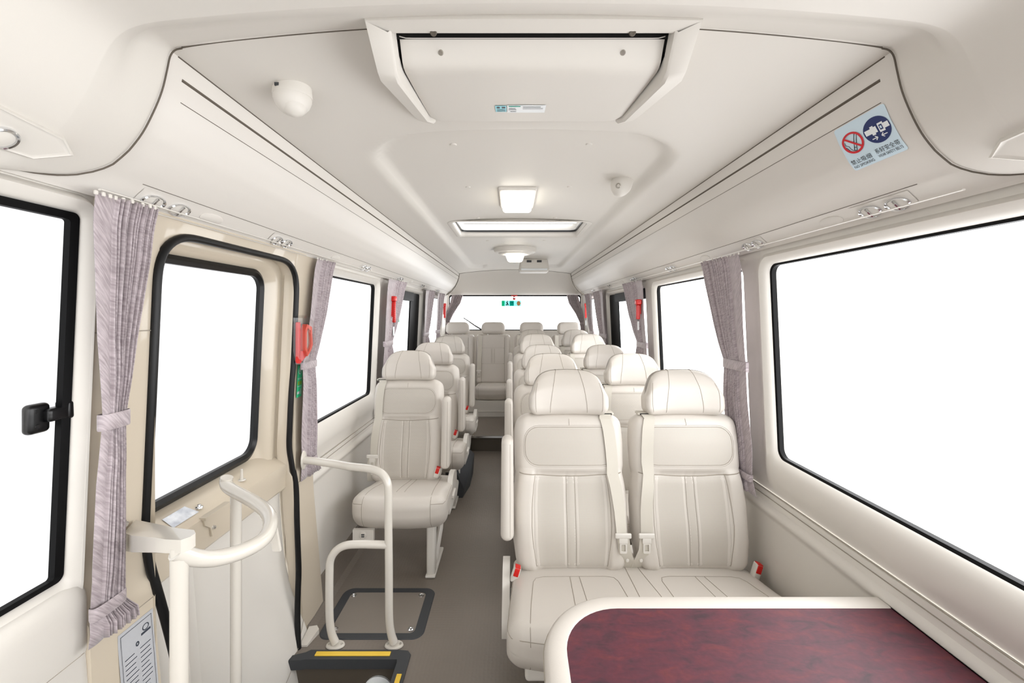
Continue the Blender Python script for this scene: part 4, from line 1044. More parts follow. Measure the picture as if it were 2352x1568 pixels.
LZ = {}
def make_single(loc, label):
    e = thing('single_seat', loc, label, 'bus seat', 'single seats along the left wall')
    L = .575
    fr, S, T = backrest(e, 0, .345, L, .405, yb=-.055)
    headrest(e, fr, -.0, L, L-.004, .305)
    belt(e, fr, S, T, 0, L, -1)
    cushion(e, .055, .462, -.49, .01, .265, .365, .43, seams_single)
    base = Vector(loc)
    b = MB(); b.rbox((base.x+.05, base.y-.20, base.z+.250), (.34, .34, .03), .012, 4, k=2); b.build('seat_frame', 'plastic', e)
    leg(e, .20, -.38, .262)
    # wall bracket with a usb socket plate
    b = MB(); b.box((base.x-.155, base.y-.455, base.z+.222), (base.x-.055, base.y-.437, base.z+.275)); o = b.build('wall_bracket', 'plastic', e)
    q = MB(); Mx = Matrix.Rotation(math.radians(90), 3, 'X'); q.lathe([(.017, 0), (.017, .004), (.014, .006), (.013, .004), (0, .004)], (base.x-.105, base.y-.455, base.z+.25), Mx, 20); q.box((base.x-.112, base.y-.4615, base.z+.252), (base.x-.098, base.y-.459, base.z+.257), 1); q.box((base.x-.112, base.y-.4615, base.z+.243), (base.x-.098, base.y-.459, base.z+.248), 1)
    q.build('power_socket', ['plastic', 'charcoal'], o)
    armrest(e, .232, -.085, .445, .83)
    buckle(e, .185, -.125, .42, 1)
    side_cover(e, .262, -.10, .33)
    # rear fairing of the seat back
    b = MB(); b.rbox((base.x+.02, base.y+.0, base.z+.30), (.36, .08, .10), .02, 3, k=2); b.build('back_hinge_cover', 'plastic', e)
    return e
def make_double(loc, label, lift=0):
    e = thing('double_seat', loc, label, 'bus seat', 'double seats on the right of the aisle')
    L = .605
    for i, (xo, bs) in enumerate(((-.2375, 1), (.2375, -1))):
        fr, S, T = backrest(e, xo, .275+.012, L, .448, yb=-.075, belt_side=bs)
        headrest(e, fr, xo, L, L-.006, .325, hh=.188)
        belt(e, fr, S, T, xo, L, bs)
    cushion(e, -.005, .965, -.54, .0, .205, .305, .365, seams_double, r=.05)
    base = Vector(loc)
    b = MB(); b.rbox((base.x, base.y-.25, base.z+.195), (.86, .42, .05), .012, 4, k=2); b.build('seat_frame', 'plastic', e)
    leg(e, -.30, -.40, .19, lift); leg(e, .30, -.40, .19, lift)
    armrest(e, -.488, -.115, .445, .82)
    buckle(e, -.458, -.165, .318, 1); buckle(e, .455, -.155, .322, 1)
    side_cover(e, -.492, -.13, .245)
    b = MB(); b.rbox((base.x, base.y+.01, base.z+.27), (.84, .08, .10), .02, 4, k=2); b.build('back_hinge_cover', 'plastic', e)
    return e
sg1 = make_single((-.602, 2.44, 0), 'frontmost of the single cream leather seats on the left, its whole cushion in view')
sg2 = copy_tree(sg1, (-.602, 3.17, 0), 'middle one of the three single cream leather seats along the left wall')
sg3 = copy_tree(sg1, (-.597, 3.92, .012), 'rearmost of the three single cream leather seats along the left wall')
DX = .470
db1 = make_double((DX, 1.74, 0), 'large double cream leather seat right behind the maroon table, on the right')
names = ['second double cream seat from the front on the right of the aisle', 'third double cream seat from the front on the right of the aisle', 'fourth double cream seat from the front on the right of the aisle', 'rearmost double cream seat on the right, just ahead of the back row']
db2 = copy_tree(db1, (DX, 2.46, 0), names[0]); db3 = copy_tree(db1, (DX, 3.17, 0), names[1])
db4 = make_double((DX, 3.89, .05), names[2]); db5 = make_double((DX, 4.62, .14), names[3])
db4.location.z = .05
db5.location.z = .06
# fold the legs of the raised rows: short blocks on the platform
for d_, top in ((db5, .137-.06),):
    for ch in [x for x in bpy.data.objects if x.parent == d_ and x.name.startswith('leg')]:
        me = ch.data.copy(); ch.data = me
        for v in me.vertices:
            if v.co.z < .17: v.co.z = .0775+(v.co.z)*(.17-.0775)/.17
for ch in [x for x in bpy.data.objects if x.parent == db4 and x.name.startswith('leg')]:
    me = ch.data.copy(); ch.data = me
    for v in me.vertices:
        if v.co.z < .17: v.co.z = -.05+(v.co.z)*(.17+.05)/.17
for ch in [x for x in bpy.data.objects if x.parent == sg3 and x.name.startswith('leg')]:
    me = ch.data.copy(); ch.data = me
    for v in me.vertices:
        if v.co.z < .2: v.co.z = -.012+(v.co.z)*(.2+.012)/.2
# rear bench row: plinth and four upright seats
b = MB(); b.box((CX-.90, 4.72, .141), (CX+.90, 5.44, .315)); b.tube([(CX-.9, 4.717, .20), (CX+.9, 4.717, .20)], .004, 6)
tag(b.build('seat_plinth', 'plastic', loc=(CX, 5.0, .141)), 'low cream plinth carrying the row of seats by the rear window', 'seat plinth')
def rear_back(e, L, wd, th=.10):
    base = Vector(e['_wl']); fr = Frame(-.05, .445, math.radians(7)); dim = (wd, th, L); r = .035
    def df(x, d, z):
        h = (z+L/2)/L; ax = abs(x)/(wd/2); D = d
        if d < 0:
            D -= .014*sm(.62, .8, ax)*(1-sm(.9, 1, ax)); D += .005*math.exp(-((ax-.66)/.03)**2)
            D += .005*math.exp(-((h-.72)/.012)**2)*(ax < .66)+.005*math.exp(-((h-.40)/.012)**2)*(ax < .66)
        return (x, D, z)
    def T(p): q = fr(p[0], p[1], p[2]+L/2); return (q[0]+base.x, q[1]+base.y, q[2]+base.z)
    def S(x, h, off=0): q = df(*rmap((x, -th/2, h-L/2), dim, r)); return T((q[0], q[1]-off, q[2]))
    b = MB(); b.rbox((0, 0, 0), dim, r, 30, deform=df, k=4); b.v = [T(p) for p in b.v]
    k66 = wd/2*.66
    for k in (-1, 1):
        surf_lines(b, [dense([(k*k66, .02), (k*k66, L-.01)], 16)], lambda x, h: S(x, h, .0015), .0022); surf_lines(b, [dense([(k*.022, L*.41), (k*.022, L*.71)], 8), dense([(k*.010, L*.41), (k*.010, L*.71)], 8)], S, .0014)
    for h in (.40, .72): surf_lines(b, [dense([(-k66, L*h), (k66, L*h)], 24)], lambda x, h: S(x, h, .0022), .0022)
    b.build('backrest', ['leather', 'seam'], e, angle=60)
    return fr, S, T
def rear_seat(loc, label):
    e = thing('upright_seat', loc, label, 'bus seat', 'row of seats by the rear window'); base = Vector(loc); L = .60
    fr, S, T = rear_back(e, L, .425)
    # squarer headrest
    dim = (.295, .10, .155)
    def df(x, d, z):
        ax = abs(x)/.1475; t = (z+.0775)/.155
        return (x*(1-.05*sm(.5, 1, t)-.04*(1-sm(0, .3, t))), d+.008-.016*ax**2, z-.012*ax**3*sm(.3, 1, t))
    b = MB(); b.rbox((0, 0, 0), dim, .045, 8, deform=df, k=5)
    def TH(p): q = fr(p[0], p[1], p[2]+L+.006+.0775); return (q[0]+base.x, q[1]+base.y, q[2]+base.z)
    b.v = [TH(p) for p in b.v]; o = b.build('headrest', 'leather', e, angle=60)
    for k in (-1, 1):
        q = MB(); q.tube([TH((k*.07, .0, -.06)), TH((k*.07, .0, -.10))], .006, 8); q.build('headrest_post', 'chrome', o)
    belt(e, fr, S, T, 0, L, -1)
    cushion(e, 0, .41, -.50, .02, .316, .455, .475, lambda w_, D, Hh: [dense([(k*w_*.36, D/2-.04, Hh/2), (k*w_*.36, -D/2, Hh/2), (k*w_*.36, -D/2, -Hh/2+.01)], 10) for k in (-1, 1)], r=.045)
    return e
RY = 5.22
rs = rear_seat((-.235, RY, .0), 'back row seat facing the aisle, second from the left, cushion in view')
for xx, lb in ((-.682, 'leftmost back row seat, beside the left rear curtain'), (.245, 'back row seat third from the left, before the rear window'), (.712, 'rightmost back row seat, beside the right rear curtain')):
    copy_tree(rs, (xx, RY, 0), lb)
armrest(rs, .224, -.10, .50, .78, .05)

# ================================================================== TABLE
TZ = .55
e = thing('fixed_table', (.55, .6, TZ), 'table with maroon burl top and padded cream rim in front of the nearest double seat', 'table')
YF = 1.12
# outline in plan, following the wall on the right
def tx(z): return CX+W(z)-.028
def outl(inset, r):
    x0 = .070+inset; x1 = tx(TZ)-(.0 if inset == 0 else .0); y1 = YF-inset*1.0; y0 = .25
    P = [(x1, y0), (x1, y1)]
    for k in range(13):
        a = math.radians(90+90*k/12); P.append((x0+r+r*math.cos(a), y1-r+r*math.sin(a)))
    P += [(x0-.012 if inset == 0 else x0-.012, y0)]
    return P
b = MB()
o0 = outl(0, .20); 
loops = []
for ins, dz in ((.012, -.058), (.003, -.052), (.0, -.042), (.0, -.016), (.004, -.005), (.012, 0), (.048, .001), (.052, -.002)):
    loops.append([(x, y, TZ+dz) for x, y in outl(ins, max(.1, .20-ins))])
ring(b, loops); b.add(loops[0], [tuple(range(len(loops[0])))], 0, False); 
b.tube([(x-.0, y, TZ-.016) for x, y in outl(0, .20)[1:]], .0014, 6, mi=1)
b.build('table_rim', ['leather', 'seam'], e, angle=50)
b = MB(); il = outl(.052, .148); b.add([(x, y, TZ-.0018) for x, y in il], [tuple(range(len(il)))], 0, False); b.add([(x, y, TZ-.03) for x, y in il], [tuple(range(len(il)))], 0, False); b.build('table_top', 'maroon', e)
b = MB(); b.tube([(.45, .62, .0), (.45, .62, TZ-.06)], .03, 16); b.lathe([(.10, 0), (.10, .008), (.035, .02)], (.45, .62, .001)); b.build('pedestal', 'pipe_paint', e)

# ================================================================== CURTAINS
def curtain(name_label, side, prof, z_top, z_bot, ties, hem=.28, pleats=11, near_hem=True, amp=.010, X_off=.055, rear=None, flare=True, mid=None):
    """prof: list of (z, ya, yb) edges (ya near hem edge); ties: [(z, height)]"""
    zs = sorted(set([z_top, z_bot]+[p[0] for p in prof]+lin_s(z_bot, z_top, 44)+[t[0]+d for t in ties for d in (-.012, 0, .012)]))
    zs = [z for z in zs if z_bot <= z <= z_top]
    pa = sorted((p[0], p[1]) for p in prof); pb = sorted((p[0], p[2]) for p in prof)
    n = pleats*12; us = lin_s(0, 1, n)
    rnd = [random.uniform(.6, 1.3) for _ in range(pleats+3)]; ph = [random.uniform(-.7, .7) for _ in range(pleats+3)]
    def sx(v): return CX+side*(W(v)-X_off) if rear is None else None
    lo_t = min([t[0] for t in ties]+[9])
    def fn(u, v, off=0):
        ya, yb = interp(pa, v), interp(pb, v); y = ya+(yb-ya)*u
        h = max(0, (u-hem)/(1-hem)); c = h*pleats
        squeeze = 1.0
        for t in ties: squeeze = min(squeeze, .55+.45*sm(0, .10, abs(v-t[0])))
        a = amp*squeeze*rnd[int(c) % len(rnd)]*(1.3 if v < lo_t-.03 and flare else 1)
        ww = a*1.15*(2*abs(math.sin(math.pi*c+.35*math.sin(v*9+c*.5)))**.75-1)*sm(0, .06, h) if h > 0 else a*.25*math.sin(u/hem*3.1)
        wob = .004*math.sin(v*7+u*3)
        if rear is None: return (sx(v)+side*(-1)*(ww+wob+off), y, v)
        return (y, rear-(ww+wob+off), v)
    b = MB(); b.grid(lambda u, v: fn(u, v, 0), us, zs)
    yc = sum(p[1]+p[2] for p in prof)/(2*len(prof)); zc_ = (z_top+z_bot)/2
    loc = (sx(z_top), interp(pa, z_top), z_top) if rear is None else (interp(pa, z_top), rear, z_top)
    e = thing('curtain', loc, name_label, 'curtain', 'mauve grey pleated curtains')
    cl = b.build('curtain_cloth', 'curtain', e, angle=80, recalc=False); so = cl.modifiers.new('s', 'SOLIDIFY'); so.thickness = .0016
    for (z, hgt) in ties:
        q = MB(); ya, yb = interp(pa, z), interp(pb, z); A = amp*.85+.002; c = (ya+yb)/2; hw_ = abs(yb-ya)/2+.003
        R_ = []
        for k in range(28):
            an = 2*math.pi*k/28; ca, sa = math.cos(an), math.sin(an)
            yy = c+hw_*(abs(ca)**.6)*(1 if ca > 0 else -1); xx = A*(abs(sa)**.6)*(1 if sa > 0 else -1)
            R_.append((yy, xx))
        def pp(yy, xx, z_): return (sx(z)-side*xx, yy, z_+(yy-c)*.25*0) if rear is None else (yy, rear-xx, z_)
        ring(q, [[pp(y, x*.9, z-hgt/2) for y, x in R_], [pp(y, x*1.08, z-hgt/2+.003) for y, x in R_], [pp(y, x*1.08, z+hgt/2-.003) for y, x in R_], [pp(y, x*.9, z+hgt/2) for y, x in R_]])
        q.build('tie_band', 'curtain', e)
    # hooks along the top
    q = MB(); m_ = max(4, pleats-2)
    for k in range(m_+1):
        p = fn(k/m_, z_top); q.rbox((p[0], p[1], z_top), (.005, .007, .009), .002, 2, k=2)
    q.build('hook_tape', 'plastic', e)
    return e
zt = 1.541
L_ = 'mauve grey pleated curtain '
def pj(xs, y, X):   # helper for reading edges off: depth on a wall plane at X
    return F*X/(xs-1176)
curtain(L_+'nearest on the left, before the tan door pillar', -1, [(zt, .828, .962), (1.42, .836, .955), (1.25, .845, .935), (1.085, .862, .920), (.95, .857, .918), (.75, .862, .922), (.675, .857, .925), (.64, .857, .952), (.60, .850, .955)], zt, .615, [(1.075, .034), (.682, .028)], .30, 12, amp=.011, X_off=.058)
curtain(L_+'on the left just behind the entry door and hammer case', -1, [(zt, 1.81, 1.965), (1.3, 1.775, 1.92), (1.085, 1.722, 1.842), (1.0, 1.738, 1.85), (.8, 1.75, 1.865), (.68, 1.76, 1.865), (.60, 1.745, 1.90)], zt, .600, [(1.085, .03), (.665, .02)], .34, 9, amp=.010, X_off=.040)
curtain(L_+'mid left, a red hammer hanging before it', -1, [(zt, 2.82, 3.22), (1.3, 2.79, 3.10), (1.10, 2.78, 2.96), (.9, 2.77, 2.97), (.62, 2.75, 3.0)], zt, .60, [(1.10, .035)], .42, 10, amp=.014)
curtain(L_+'at the left between the black framed window and the last window', -1, [(zt, 4.05, 4.42), (1.3, 4.03, 4.33), (1.10, 4.02, 4.25), (.62, 4.0, 4.27)], zt, .60, [(1.10, .035)], .4, 9, amp=.014)
curtain(L_+'in the left rear corner next to a red hammer', -1, [(zt, 4.70, 5.03), (1.3, 4.68, 4.98), (1.1, 4.68, 4.90), (.62, 4.66, 4.92)], zt, .60, [(1.10, .035)], .3, 8, amp=.014)
curtain(L_+'nearest on the right, tied beside the largest window', 1, [(zt, 1.665, 1.965), (1.45, 1.66, 1.95), (1.25, 1.655, 1.885), (1.09, 1.645, 1.82), (.95, 1.65, 1.825), (.75, 1.64, 1.80), (.655, 1.64, 1.79), (.58, 1.60, 1.78)], zt, .595, [(1.09, .04), (.655, .028)], .28, 13, amp=.013, X_off=.06)
curtain(L_+'in the middle of the right side, by the black framed window', 1, [(zt, 2.925, 3.36), (1.3, 2.91, 3.25), (1.10, 2.88, 3.10), (.9, 2.88, 3.10), (.62, 2.86, 3.12)], zt, .60, [(1.08, .04)], .35, 10, amp=.014)
curtain(L_+'at the right just behind the black framed window', 1, [(zt, 4.22, 4.62), (1.3, 4.2, 4.55), (1.10, 4.15, 4.45), (.62, 4.14, 4.46)], zt, .60, [(1.08, .04)], .35, 9, amp=.014)
curtain(L_+'in the right rear corner next to a red hammer', 1, [(zt, 4.80, 5.12), (1.3, 4.78, 5.10), (1.10, 4.74, 5.0), (.62, 4.72, 5.0)], zt, .60, [(1.08, .04)], .35, 8, amp=.014)
curtain(L_+'swept aside at the left edge of the rear window', 1, [(1.562, -.82, -.665), (1.45, -.845, -.70), (1.3, -.905, -.80), (1.17, -.925, -.865), (.9, -.925, -.855)], 1.562, .9, [(1.17, .03)], .2, 6, amp=.012, rear=5.70)
curtain(L_+'swept aside at the right edge of the rear window', 1, [(1.562, .895, .745), (1.45, .93, .775), (1.3, .97, .87), (1.17, .985, .93), (.9, .985, .92)], 1.562, .9, [(1.17, .03)], .2, 6, amp=.012, rear=5.70)
for s, nm in ((-1, 'left'), (1, 'right')):
    b = MB(); b.tube([(CX+s*(W(1.54)-.050), y, 1.5505) for y in (.84, 5.2)], .003, 6, flat=(.7, 1.4)); x = CX+s*(W(1.54)-.05)
    tag(b.build('curtain_rail', 'plastic', loc=(x, .8, 1.55)), 'thin cream curtain rail under the %s overhead duct' % nm, 'curtain rail')

# ================================================================== HANDRAILS
e = thing('handrail', (-.66, .83, 0), 'cream painted hand rail looping round beside the entry door, nearest the viewer', 'handrail')
zr = .835
pA = Vector((-.662, .832, zr)); 
loop = smooth_path([px(x_, y_, Y_) for x_, y_, Y_ in ((404, 1266, .825), (450, 1281, .855), (500, 1281, .89), (560, 1264, .93), (605, 1238, .98), (621, 1205, 1.03), (612, 1175, 1.09), (580, 1150, 1.14), (545, 1131, 1.185), (524, 1118, 1.21), (519, 1106, 1.222), (521, 1096, 1.222))], 6)
b = MB(); b.tube(loop, .0165, 14); b.build('top_rail', 'pipe_paint', e)
b = MB(); b.tube([(-.662, .832, -.219), (-.662, .832, zr+.004)], .0160, 14); b.build('post', 'pipe_paint', e)
b = MB(); b.tube([(-.796, 1.205, -.219), (-.796, 1.205, .785)], .0145, 14); b.build('post', 'pipe_paint', e)
b = MB()   # flat arm back to the pillar
pl_ = [(-.645, .850), (-.655, .885), (-.690, .900), (-.872, .965), (-.875, .915), (-.765, .862), (-.66, .815), (-.645, .825)]
pl_ = [(-.652, .812), (-.640, .826), (-.642, .846), (-.668, .860), (-.72, .868), (-.80, .874), (-.872, .915), (-.880, .880), (-.80, .822), (-.69, .808)]
near = [(-.640, .822), (-.634, .838), (-.640, .856), (-.660, .866), (-.680, .866)]
ea = [(-.645, .814, .834), (-.636, .826, .834), (-.636, .840, .834), (-.648, .852, .834), (-.70, .872, .826), (-.80, .935, .798), (-.900, 1.00, .768), (-.900, .968, .752), (-.82, .902, .786), (-.72, .842, .820), (-.68, .820, .831)]
tb = [.026]*4+[.028, .034, .040, .042, .036, .030, .027]
b.add(ea+[(x, y, z+t) for (x, y, z), t in zip(ea, tb)], [tuple(range(11)), tuple(reversed(range(11, 22)))]+[(i, i+11, (i+1) % 11+11, (i+1) % 11) for i in range(11)], 0, False); b.build('flat_arm', 'pipe_paint', e)
b = MB(); b.prism([px(x_, y_, 1.06)[::2] for x_, y_ in ((622, 1198), (634, 1190), (647, 1262), (630, 1262))], lambda x, z: (x, 1.052, z), lambda x, z: (x, 1.060, z)); b.build('latch_tab', 'pipe_paint', e)
b = MB(); b.tube([(-.885, .93, zr-.005), (-.870, .93, zr-.005)], .007, 10); b.lathe([(.011, 0), (.011, .005), (.005, .008), (.006, .014), (0, .014)], (-.872, .930, zr-.002), Matrix.Rotation(math.radians(90), 3, 'Y'), 12); b.build('bolt', 'chrome', e)
e = thing('handrail', (-.47, 1.64, 0), 'cream tubular guard rail standing on the floor behind the entry step', 'handrail')
b = MB(); R_ = .0155
main = smooth_path([(-.862, 1.735, .694), (-.82, 1.73, .692), (-.72, 1.72, .682), (-.66, 1.70, .680), (-.57, 1.675, .680), (-.518, 1.655, .670), (-.492, 1.645, .642), (-.485, 1.64, .60), (-.485, 1.64, .5), (-.483, 1.64, .3), (-.482, 1.64, .12), (-.475, 1.64, .05), (-.462, 1.638, .012)], 6)
b.tube(main, R_, 14); b.build('main_tube', 'pipe_paint', e)
b = MB(); br = smooth_path([(-.488, 1.64, .395), (-.60, 1.64, .397), (-.655, 1.64, .392), (-.69, 1.64, .372), (-.712, 1.64, .335), (-.716, 1.64, .28), (-.716, 1.64, .12), (-.708, 1.64, .05), (-.692, 1.638, .012)], 6)
b.tube(br, R_*.97, 14); b.build('branch_tube', 'pipe_paint', e)
for x in (-.462, -.692):
    b = MB(); b.lathe([(.030, .001), (.032, .003), (.030, .007), (.018, .008)], (x, 1.638, 0), Matrix.Diagonal((1.15, .75, 1)), 24); o = b.build('floor_flange', 'pipe_paint', e)
    for k in (-1, 1):
        q = MB(); q.lathe([(.0042, .007), (.0042, .010), (0, .011)], (x+k*.025, 1.638, 0), None, 10); q.build('bolt', 'steel', o)
b = MB(); b.lathe([(.034, 0), (.036, .002), (.033, .006), (.018, .007)], (-.8675, 1.735, .694), Matrix.Rotation(math.radians(90), 3, 'Y') @ Matrix.Diagonal((1.1, .6, 1)), 24); b.build('wall_flange', 'pipe_paint', e)

# ================================================================== FLOOR DETAILS
e = thing('floor_hatch', (-.57, 1.82, 0), 'floor hatch with dark rounded frame and screwed plate behind the guard rail', 'floor hatch')
b = MB(); hx = (-.873, -.415, 2.06, 2.455)
o_ = rrect(-.785, -.358, 1.668, 1.980, .045, 6); i_ = rrect(-.745, -.398, 1.698, 1.948, .022, 6)
ring(b, [[(x, y, .0005) for x, y in o_], [(x, y, .004) for x, y in rrect(-.782, -.361, 1.671, 1.977, .043, 6)], [(x, y, .0045) for x, y in i_], [(x, y, .001) for x, y in i_]]); b.build('hatch_frame', 'charcoal', e)
b = MB(); b.add([(x, y, .003) for x, y in i_], [tuple(range(len(i_)))], 0, False); b.build('hatch_plate', 'hatch_plate', e)
for x, y in ((-.728, 1.928), (-.418, 1.928), (-.416, 1.720), (-.728, 1.720)):
    b = MB(); b.lathe([(.013, .003), (.012, .006), (.007, .0075), (.005, .005), (0, .005)], (x, y, 0), None, 16); b.build('screw', 'chrome', e)
e = thing('entry_step', (-.65, 1.3, 0), 'sunken entry step with black nosing and yellow grip strips by the door', 'step')
b = MB(); b.box((-.93, .80, -.24), (-.415, 1.585, -.22)); b.grid(lambda u, v: (u, 1.584, v), [-.93, -.416], [-.23, 0]); b.grid(lambda u, v: (-.416, u, v), [.80, 1.584], [-.23, 0]); b.grid(lambda u, v: (u, .801, v), [-.93, -.416], [-.23, 0]); b.build('step_well', 'riser', e)
b = MB()
path_o = [(-.835, 1.585), (-.79, 1.60), (-.775, 1.612), (-.44, 1.612), (-.40, 1.608), (-.385, 1.59), (-.383, .80)]
path_i = [(-.835, 1.560), (-.79, 1.562), (-.775, 1.566), (-.44, 1.566), (-.432, 1.566), (-.428, 1.56), (-.428, .80)]
lp = [[(x, y, .0005) for x, y in path_o], [(x, y, .006) for x, y in path_o], [(x, y, .007) for x, y in path_i], [(x, y-.0 if i < 4 else y, -.030) for i, (x, y) in enumerate(path_i)]]
b.grid(lambda u, v: lp[int(v)][int(u)], list(range(7)), list(range(4)), smooth=False); no = b.build('step_nosing', 'charcoal', e)
b = MB(); b.rbox((-.605, 1.590, .0085), (.285, .020, .004), .0015, 3, k=2); b.build('grip_strip', 'yellow', no)
b = MB(); b.rbox((-.404, 1.38, .0085), (.018, .24, .004), .0015, 3, k=2); b.build('grip_strip', 'yellow', no)
b = MB(); b.lathe([(.040, 0), (.042, .010), (.036, .018), (.020, .022), (0, .022)], (-.505, 1.584, -.122), Matrix.Rotation(math.radians(90), 3, 'X') @ Matrix.Diagonal((1.35, 1.35, 1)), 28)
b.lathe([(.022, .0215), (.018, .026), (.012, .024), (0, .025)], (-.505, 1.584, -.122), Matrix.Rotation(math.radians(90), 3, 'X') @ Matrix.Diagonal((1.35, 1.35, 1)), 20, 1); b.build('step_lamp', ['white_label', 'steel'], e)
e = thing('wheel_arch_cover', (-.6, 3.2, 0), 'dark grey plastic cover on the floor beneath the middle single seat', 'wheel arch cover')
b = MB(); secw = [(2.955, [(-.47, .001), (-.350, .001), (-.338, .06), (-.392, .18), (-.47, .18)]), (3.16, [(-.47, .001), (-.318, .001), (-.308, .155), (-.365, .215), (-.47, .215)]), (3.42, [(-.47, .001), (-.318, .001), (-.308, .155), (-.365, .215), (-.47, .215)])]
ring(b, [[(x, y, z) for x, z in pr] for y, pr in secw], 0, False); b.add([(x, 2.955, z) for x, z in secw[0][1]], [(0, 1, 2, 3, 4)], 0, False); b.add([(x, 3.42, z) for x, z in secw[2][1]], [(0, 1, 2, 3, 4)], 0, False); b.build('cover_box', 'charcoal', e)
# bracket at pillar foot
b = MB(); b.prism([(-.83, 1.632), (-.800, 1.632), (-.785, 1.70), (-.80, 1.715), (-.83, 1.71)], lambda x, y: (x, y, .001), lambda x, y: (x, y, .008+.25*max(0, y-1.65)))
tag(b.build('floor_bracket', 'pipe_paint', loc=(-.86, 1.65, 0)), 'small cream metal bracket with screws at the foot of the tan pillar', 'bracket')

# ================================================================== HAMMERS, STICKERS, SMALL THINGS
def hammer_toothed(loc, side, label, h=.16, rearwall=False):
    """red emergency hammer in its holder on a pillar; lies in the y-z plane"""
    e = thing('emergency_hammer', loc, label, 'emergency hammer', 'red emergency hammers'); x, y, z = loc
    b = MB(); b.rbox((x, y, z-.02), (.026, .024, h*.75), .006, 3, k=2)
    n = 9
    for k in range(n): b.box((x-.011, y-.0165, z-.02-h*.33+k*h*.66/n), (x+.011, y-.010, z-.02-h*.33+k*h*.66/n+.006))
    b.build('handle', 'red', e)
    b = MB(); b.rbox((x, y-.006, z+h*.36), (.038, .052, .036), .007, 3, k=2); b.tube([(x, y-.045, z+h*.36), (x, y+.035, z+h*.36)], [.003, .007], 8); o = b.build('hammer_head', 'red', e)
    b = MB(); b.rbox((x+side*.014, y, z), (.008, .034, h*.5), .003, 2, k=2); b.build('holder', 'red', e)
    b = MB(); b.tube([(x, y, z-h*.42), (x+.002, y-.004, z-h*.55), (x, y, z-h*.62)], .0018, 5, mi=1); b.box((x-.0015, y-.020, z-h*.62-.062), (x+.0015, y+.012, z-h*.62)); b.build('tag_card', ['white_label', 'charcoal'], e)
hammer_toothed((-.83, 2.935, 1.335), -1, 'red emergency hammer hanging before the middle left curtain', .20)
hammer_toothed((-.852, 5.30, 1.345), -1, 'red emergency hammer on the left rear pillar', .20)
hammer_toothed((.935, 5.30, 1.345), 1, 'red emergency hammer on the right rear pillar', .20)
hammer_toothed((.895, 2.97, 1.335), 1, 'emergency hammer half hidden behind the middle right curtain', .14)
e = thing('emergency_hammer', (-.878, 1.765, 1.19), 'red emergency hammer in a clear plastic case on the tan pillar behind the door', 'emergency hammer', 'red emergency hammers')
def HC(y, z, x): return (x, y, z)
b = MB(); out_ = [(1.700, 1.095), (1.682, 1.15), (1.682, 1.285), (1.71, 1.295), (1.775, 1.270), (1.792, 1.235), (1.792, 1.155), (1.765, 1.11)]
b.prism(out_, lambda y, z: (-.880, y, z), lambda y, z: (-.842, y, z)); b.build('clear_case', 'clear_plastic', e)
b = MB(); o2 = [(1.735, 1.125), (1.716, 1.155), (1.716, 1.235), (1.732, 1.258), (1.772, 1.245), (1.780, 1.17), (1.766, 1.148)]; cy_ = sum(p[0] for p in o2)/7; cz_ = sum(p[1] for p in o2)/7
o3 = [(cy_+(y-cy_)*.60, cz_+(z-cz_)*.76) for y, z in o2]
ring(b, [[(-.868, y, z) for y, z in o2], [(-.848, y, z) for y, z in o2], [(-.848, y, z) for y, z in o3], [(-.868, y, z) for y, z in o3], [(-.868, y, z) for y, z in o2]], 0, False)
b.build('hammer_frame', 'redorange', e)
b = MB(); b.rbox((-.870, 1.700, 1.185), (.014, .022, .165), .005, 2, k=2); b.prism([(1.69, 1.10), (1.74, 1.125), (1.73, 1.15), (1.70, 1.15)], lambda y, z: (-.872, y, z), lambda y, z: (-.856, y, z)); b.build('hammer_handle', 'red', e)
b = MB(); b.add([(-.862, y, z) for y, z in o3]+[(-.855, y, z) for y, z in o3], [tuple(range(7)), tuple(reversed(range(7, 14)))]+[(i, i+7, (i+1) % 7+7, (i+1) % 7) for i in range(7)], 0, False); b.build('blade', 'steel', e)
# green sticker on tan pillar
def sticker(name, label, cat, fn, marks, mats, loc, base_m=0, group=None):
    b = MB(); b.grid(lambda u, v: fn(u, v, .0006), [0, 1], lin_s(0, 1, 14), base_m, False)
    for mk in marks:
        kind = mk[0]
        if kind == 'r': _, u0, u1, v0, v1, m_ = mk; b.quad(fn(u0, v0, .0012), fn(u1, v0, .0012), fn(u1, v1, .0012), fn(u0, v1, .0012), m_)
        elif kind == 'ring':
            _, uc, vc, ru, rv, k0, m_ = mk; n = 24; vs = []
            for k in range(n):
                a = 2*math.pi*k/n; vs += [fn(uc+ru*k0*math.cos(a), vc+rv*k0*math.sin(a), .0014), fn(uc+ru*math.cos(a), vc+rv*math.sin(a), .0014)]
            b.add(vs, [(2*k, 2*k+1, 2*((k+1) % n)+1, 2*((k+1) % n)) for k in range(n)], m_, False)
        elif kind == 't': put_text(b, mk[1], mk[2:6], lambda u, v: fn(u, v, .0014), mk[6])
    return tag(b.build(name, mats, loc=loc, recalc=False), label, cat, group)
zs0, zs1 = .952, 1.086
sticker('instruction_sticker', 'tall green instruction sticker on the tan pillar below the clear hammer case', 'sticker', lambda u, v, o: (CX-(W(zs0+(zs1-zs0)*v)-.016-o), 1.735+.040*u, zs0+(zs1-zs0)*v),
        [('ring', .5, .82, .32, .11, .74, 1), ('ring', .5, .82, .12, .045, .02, 1), ('r', .12, .45, .38, .50, 2), ('r', .55, .88, .38, .50, 2), ('r', .1, .9, .58, .595, 1), ('r', .1, .9, .555, .565, 1), ('r', .1, .9, .33, .345, 1), ('r', .1, .55, .10, .18, 1), ('r', .7, .82, .08, .26, 1)], ['green', 'white_label', 'yellowgreen'], (-.87, 1.73, 1.0), 0)
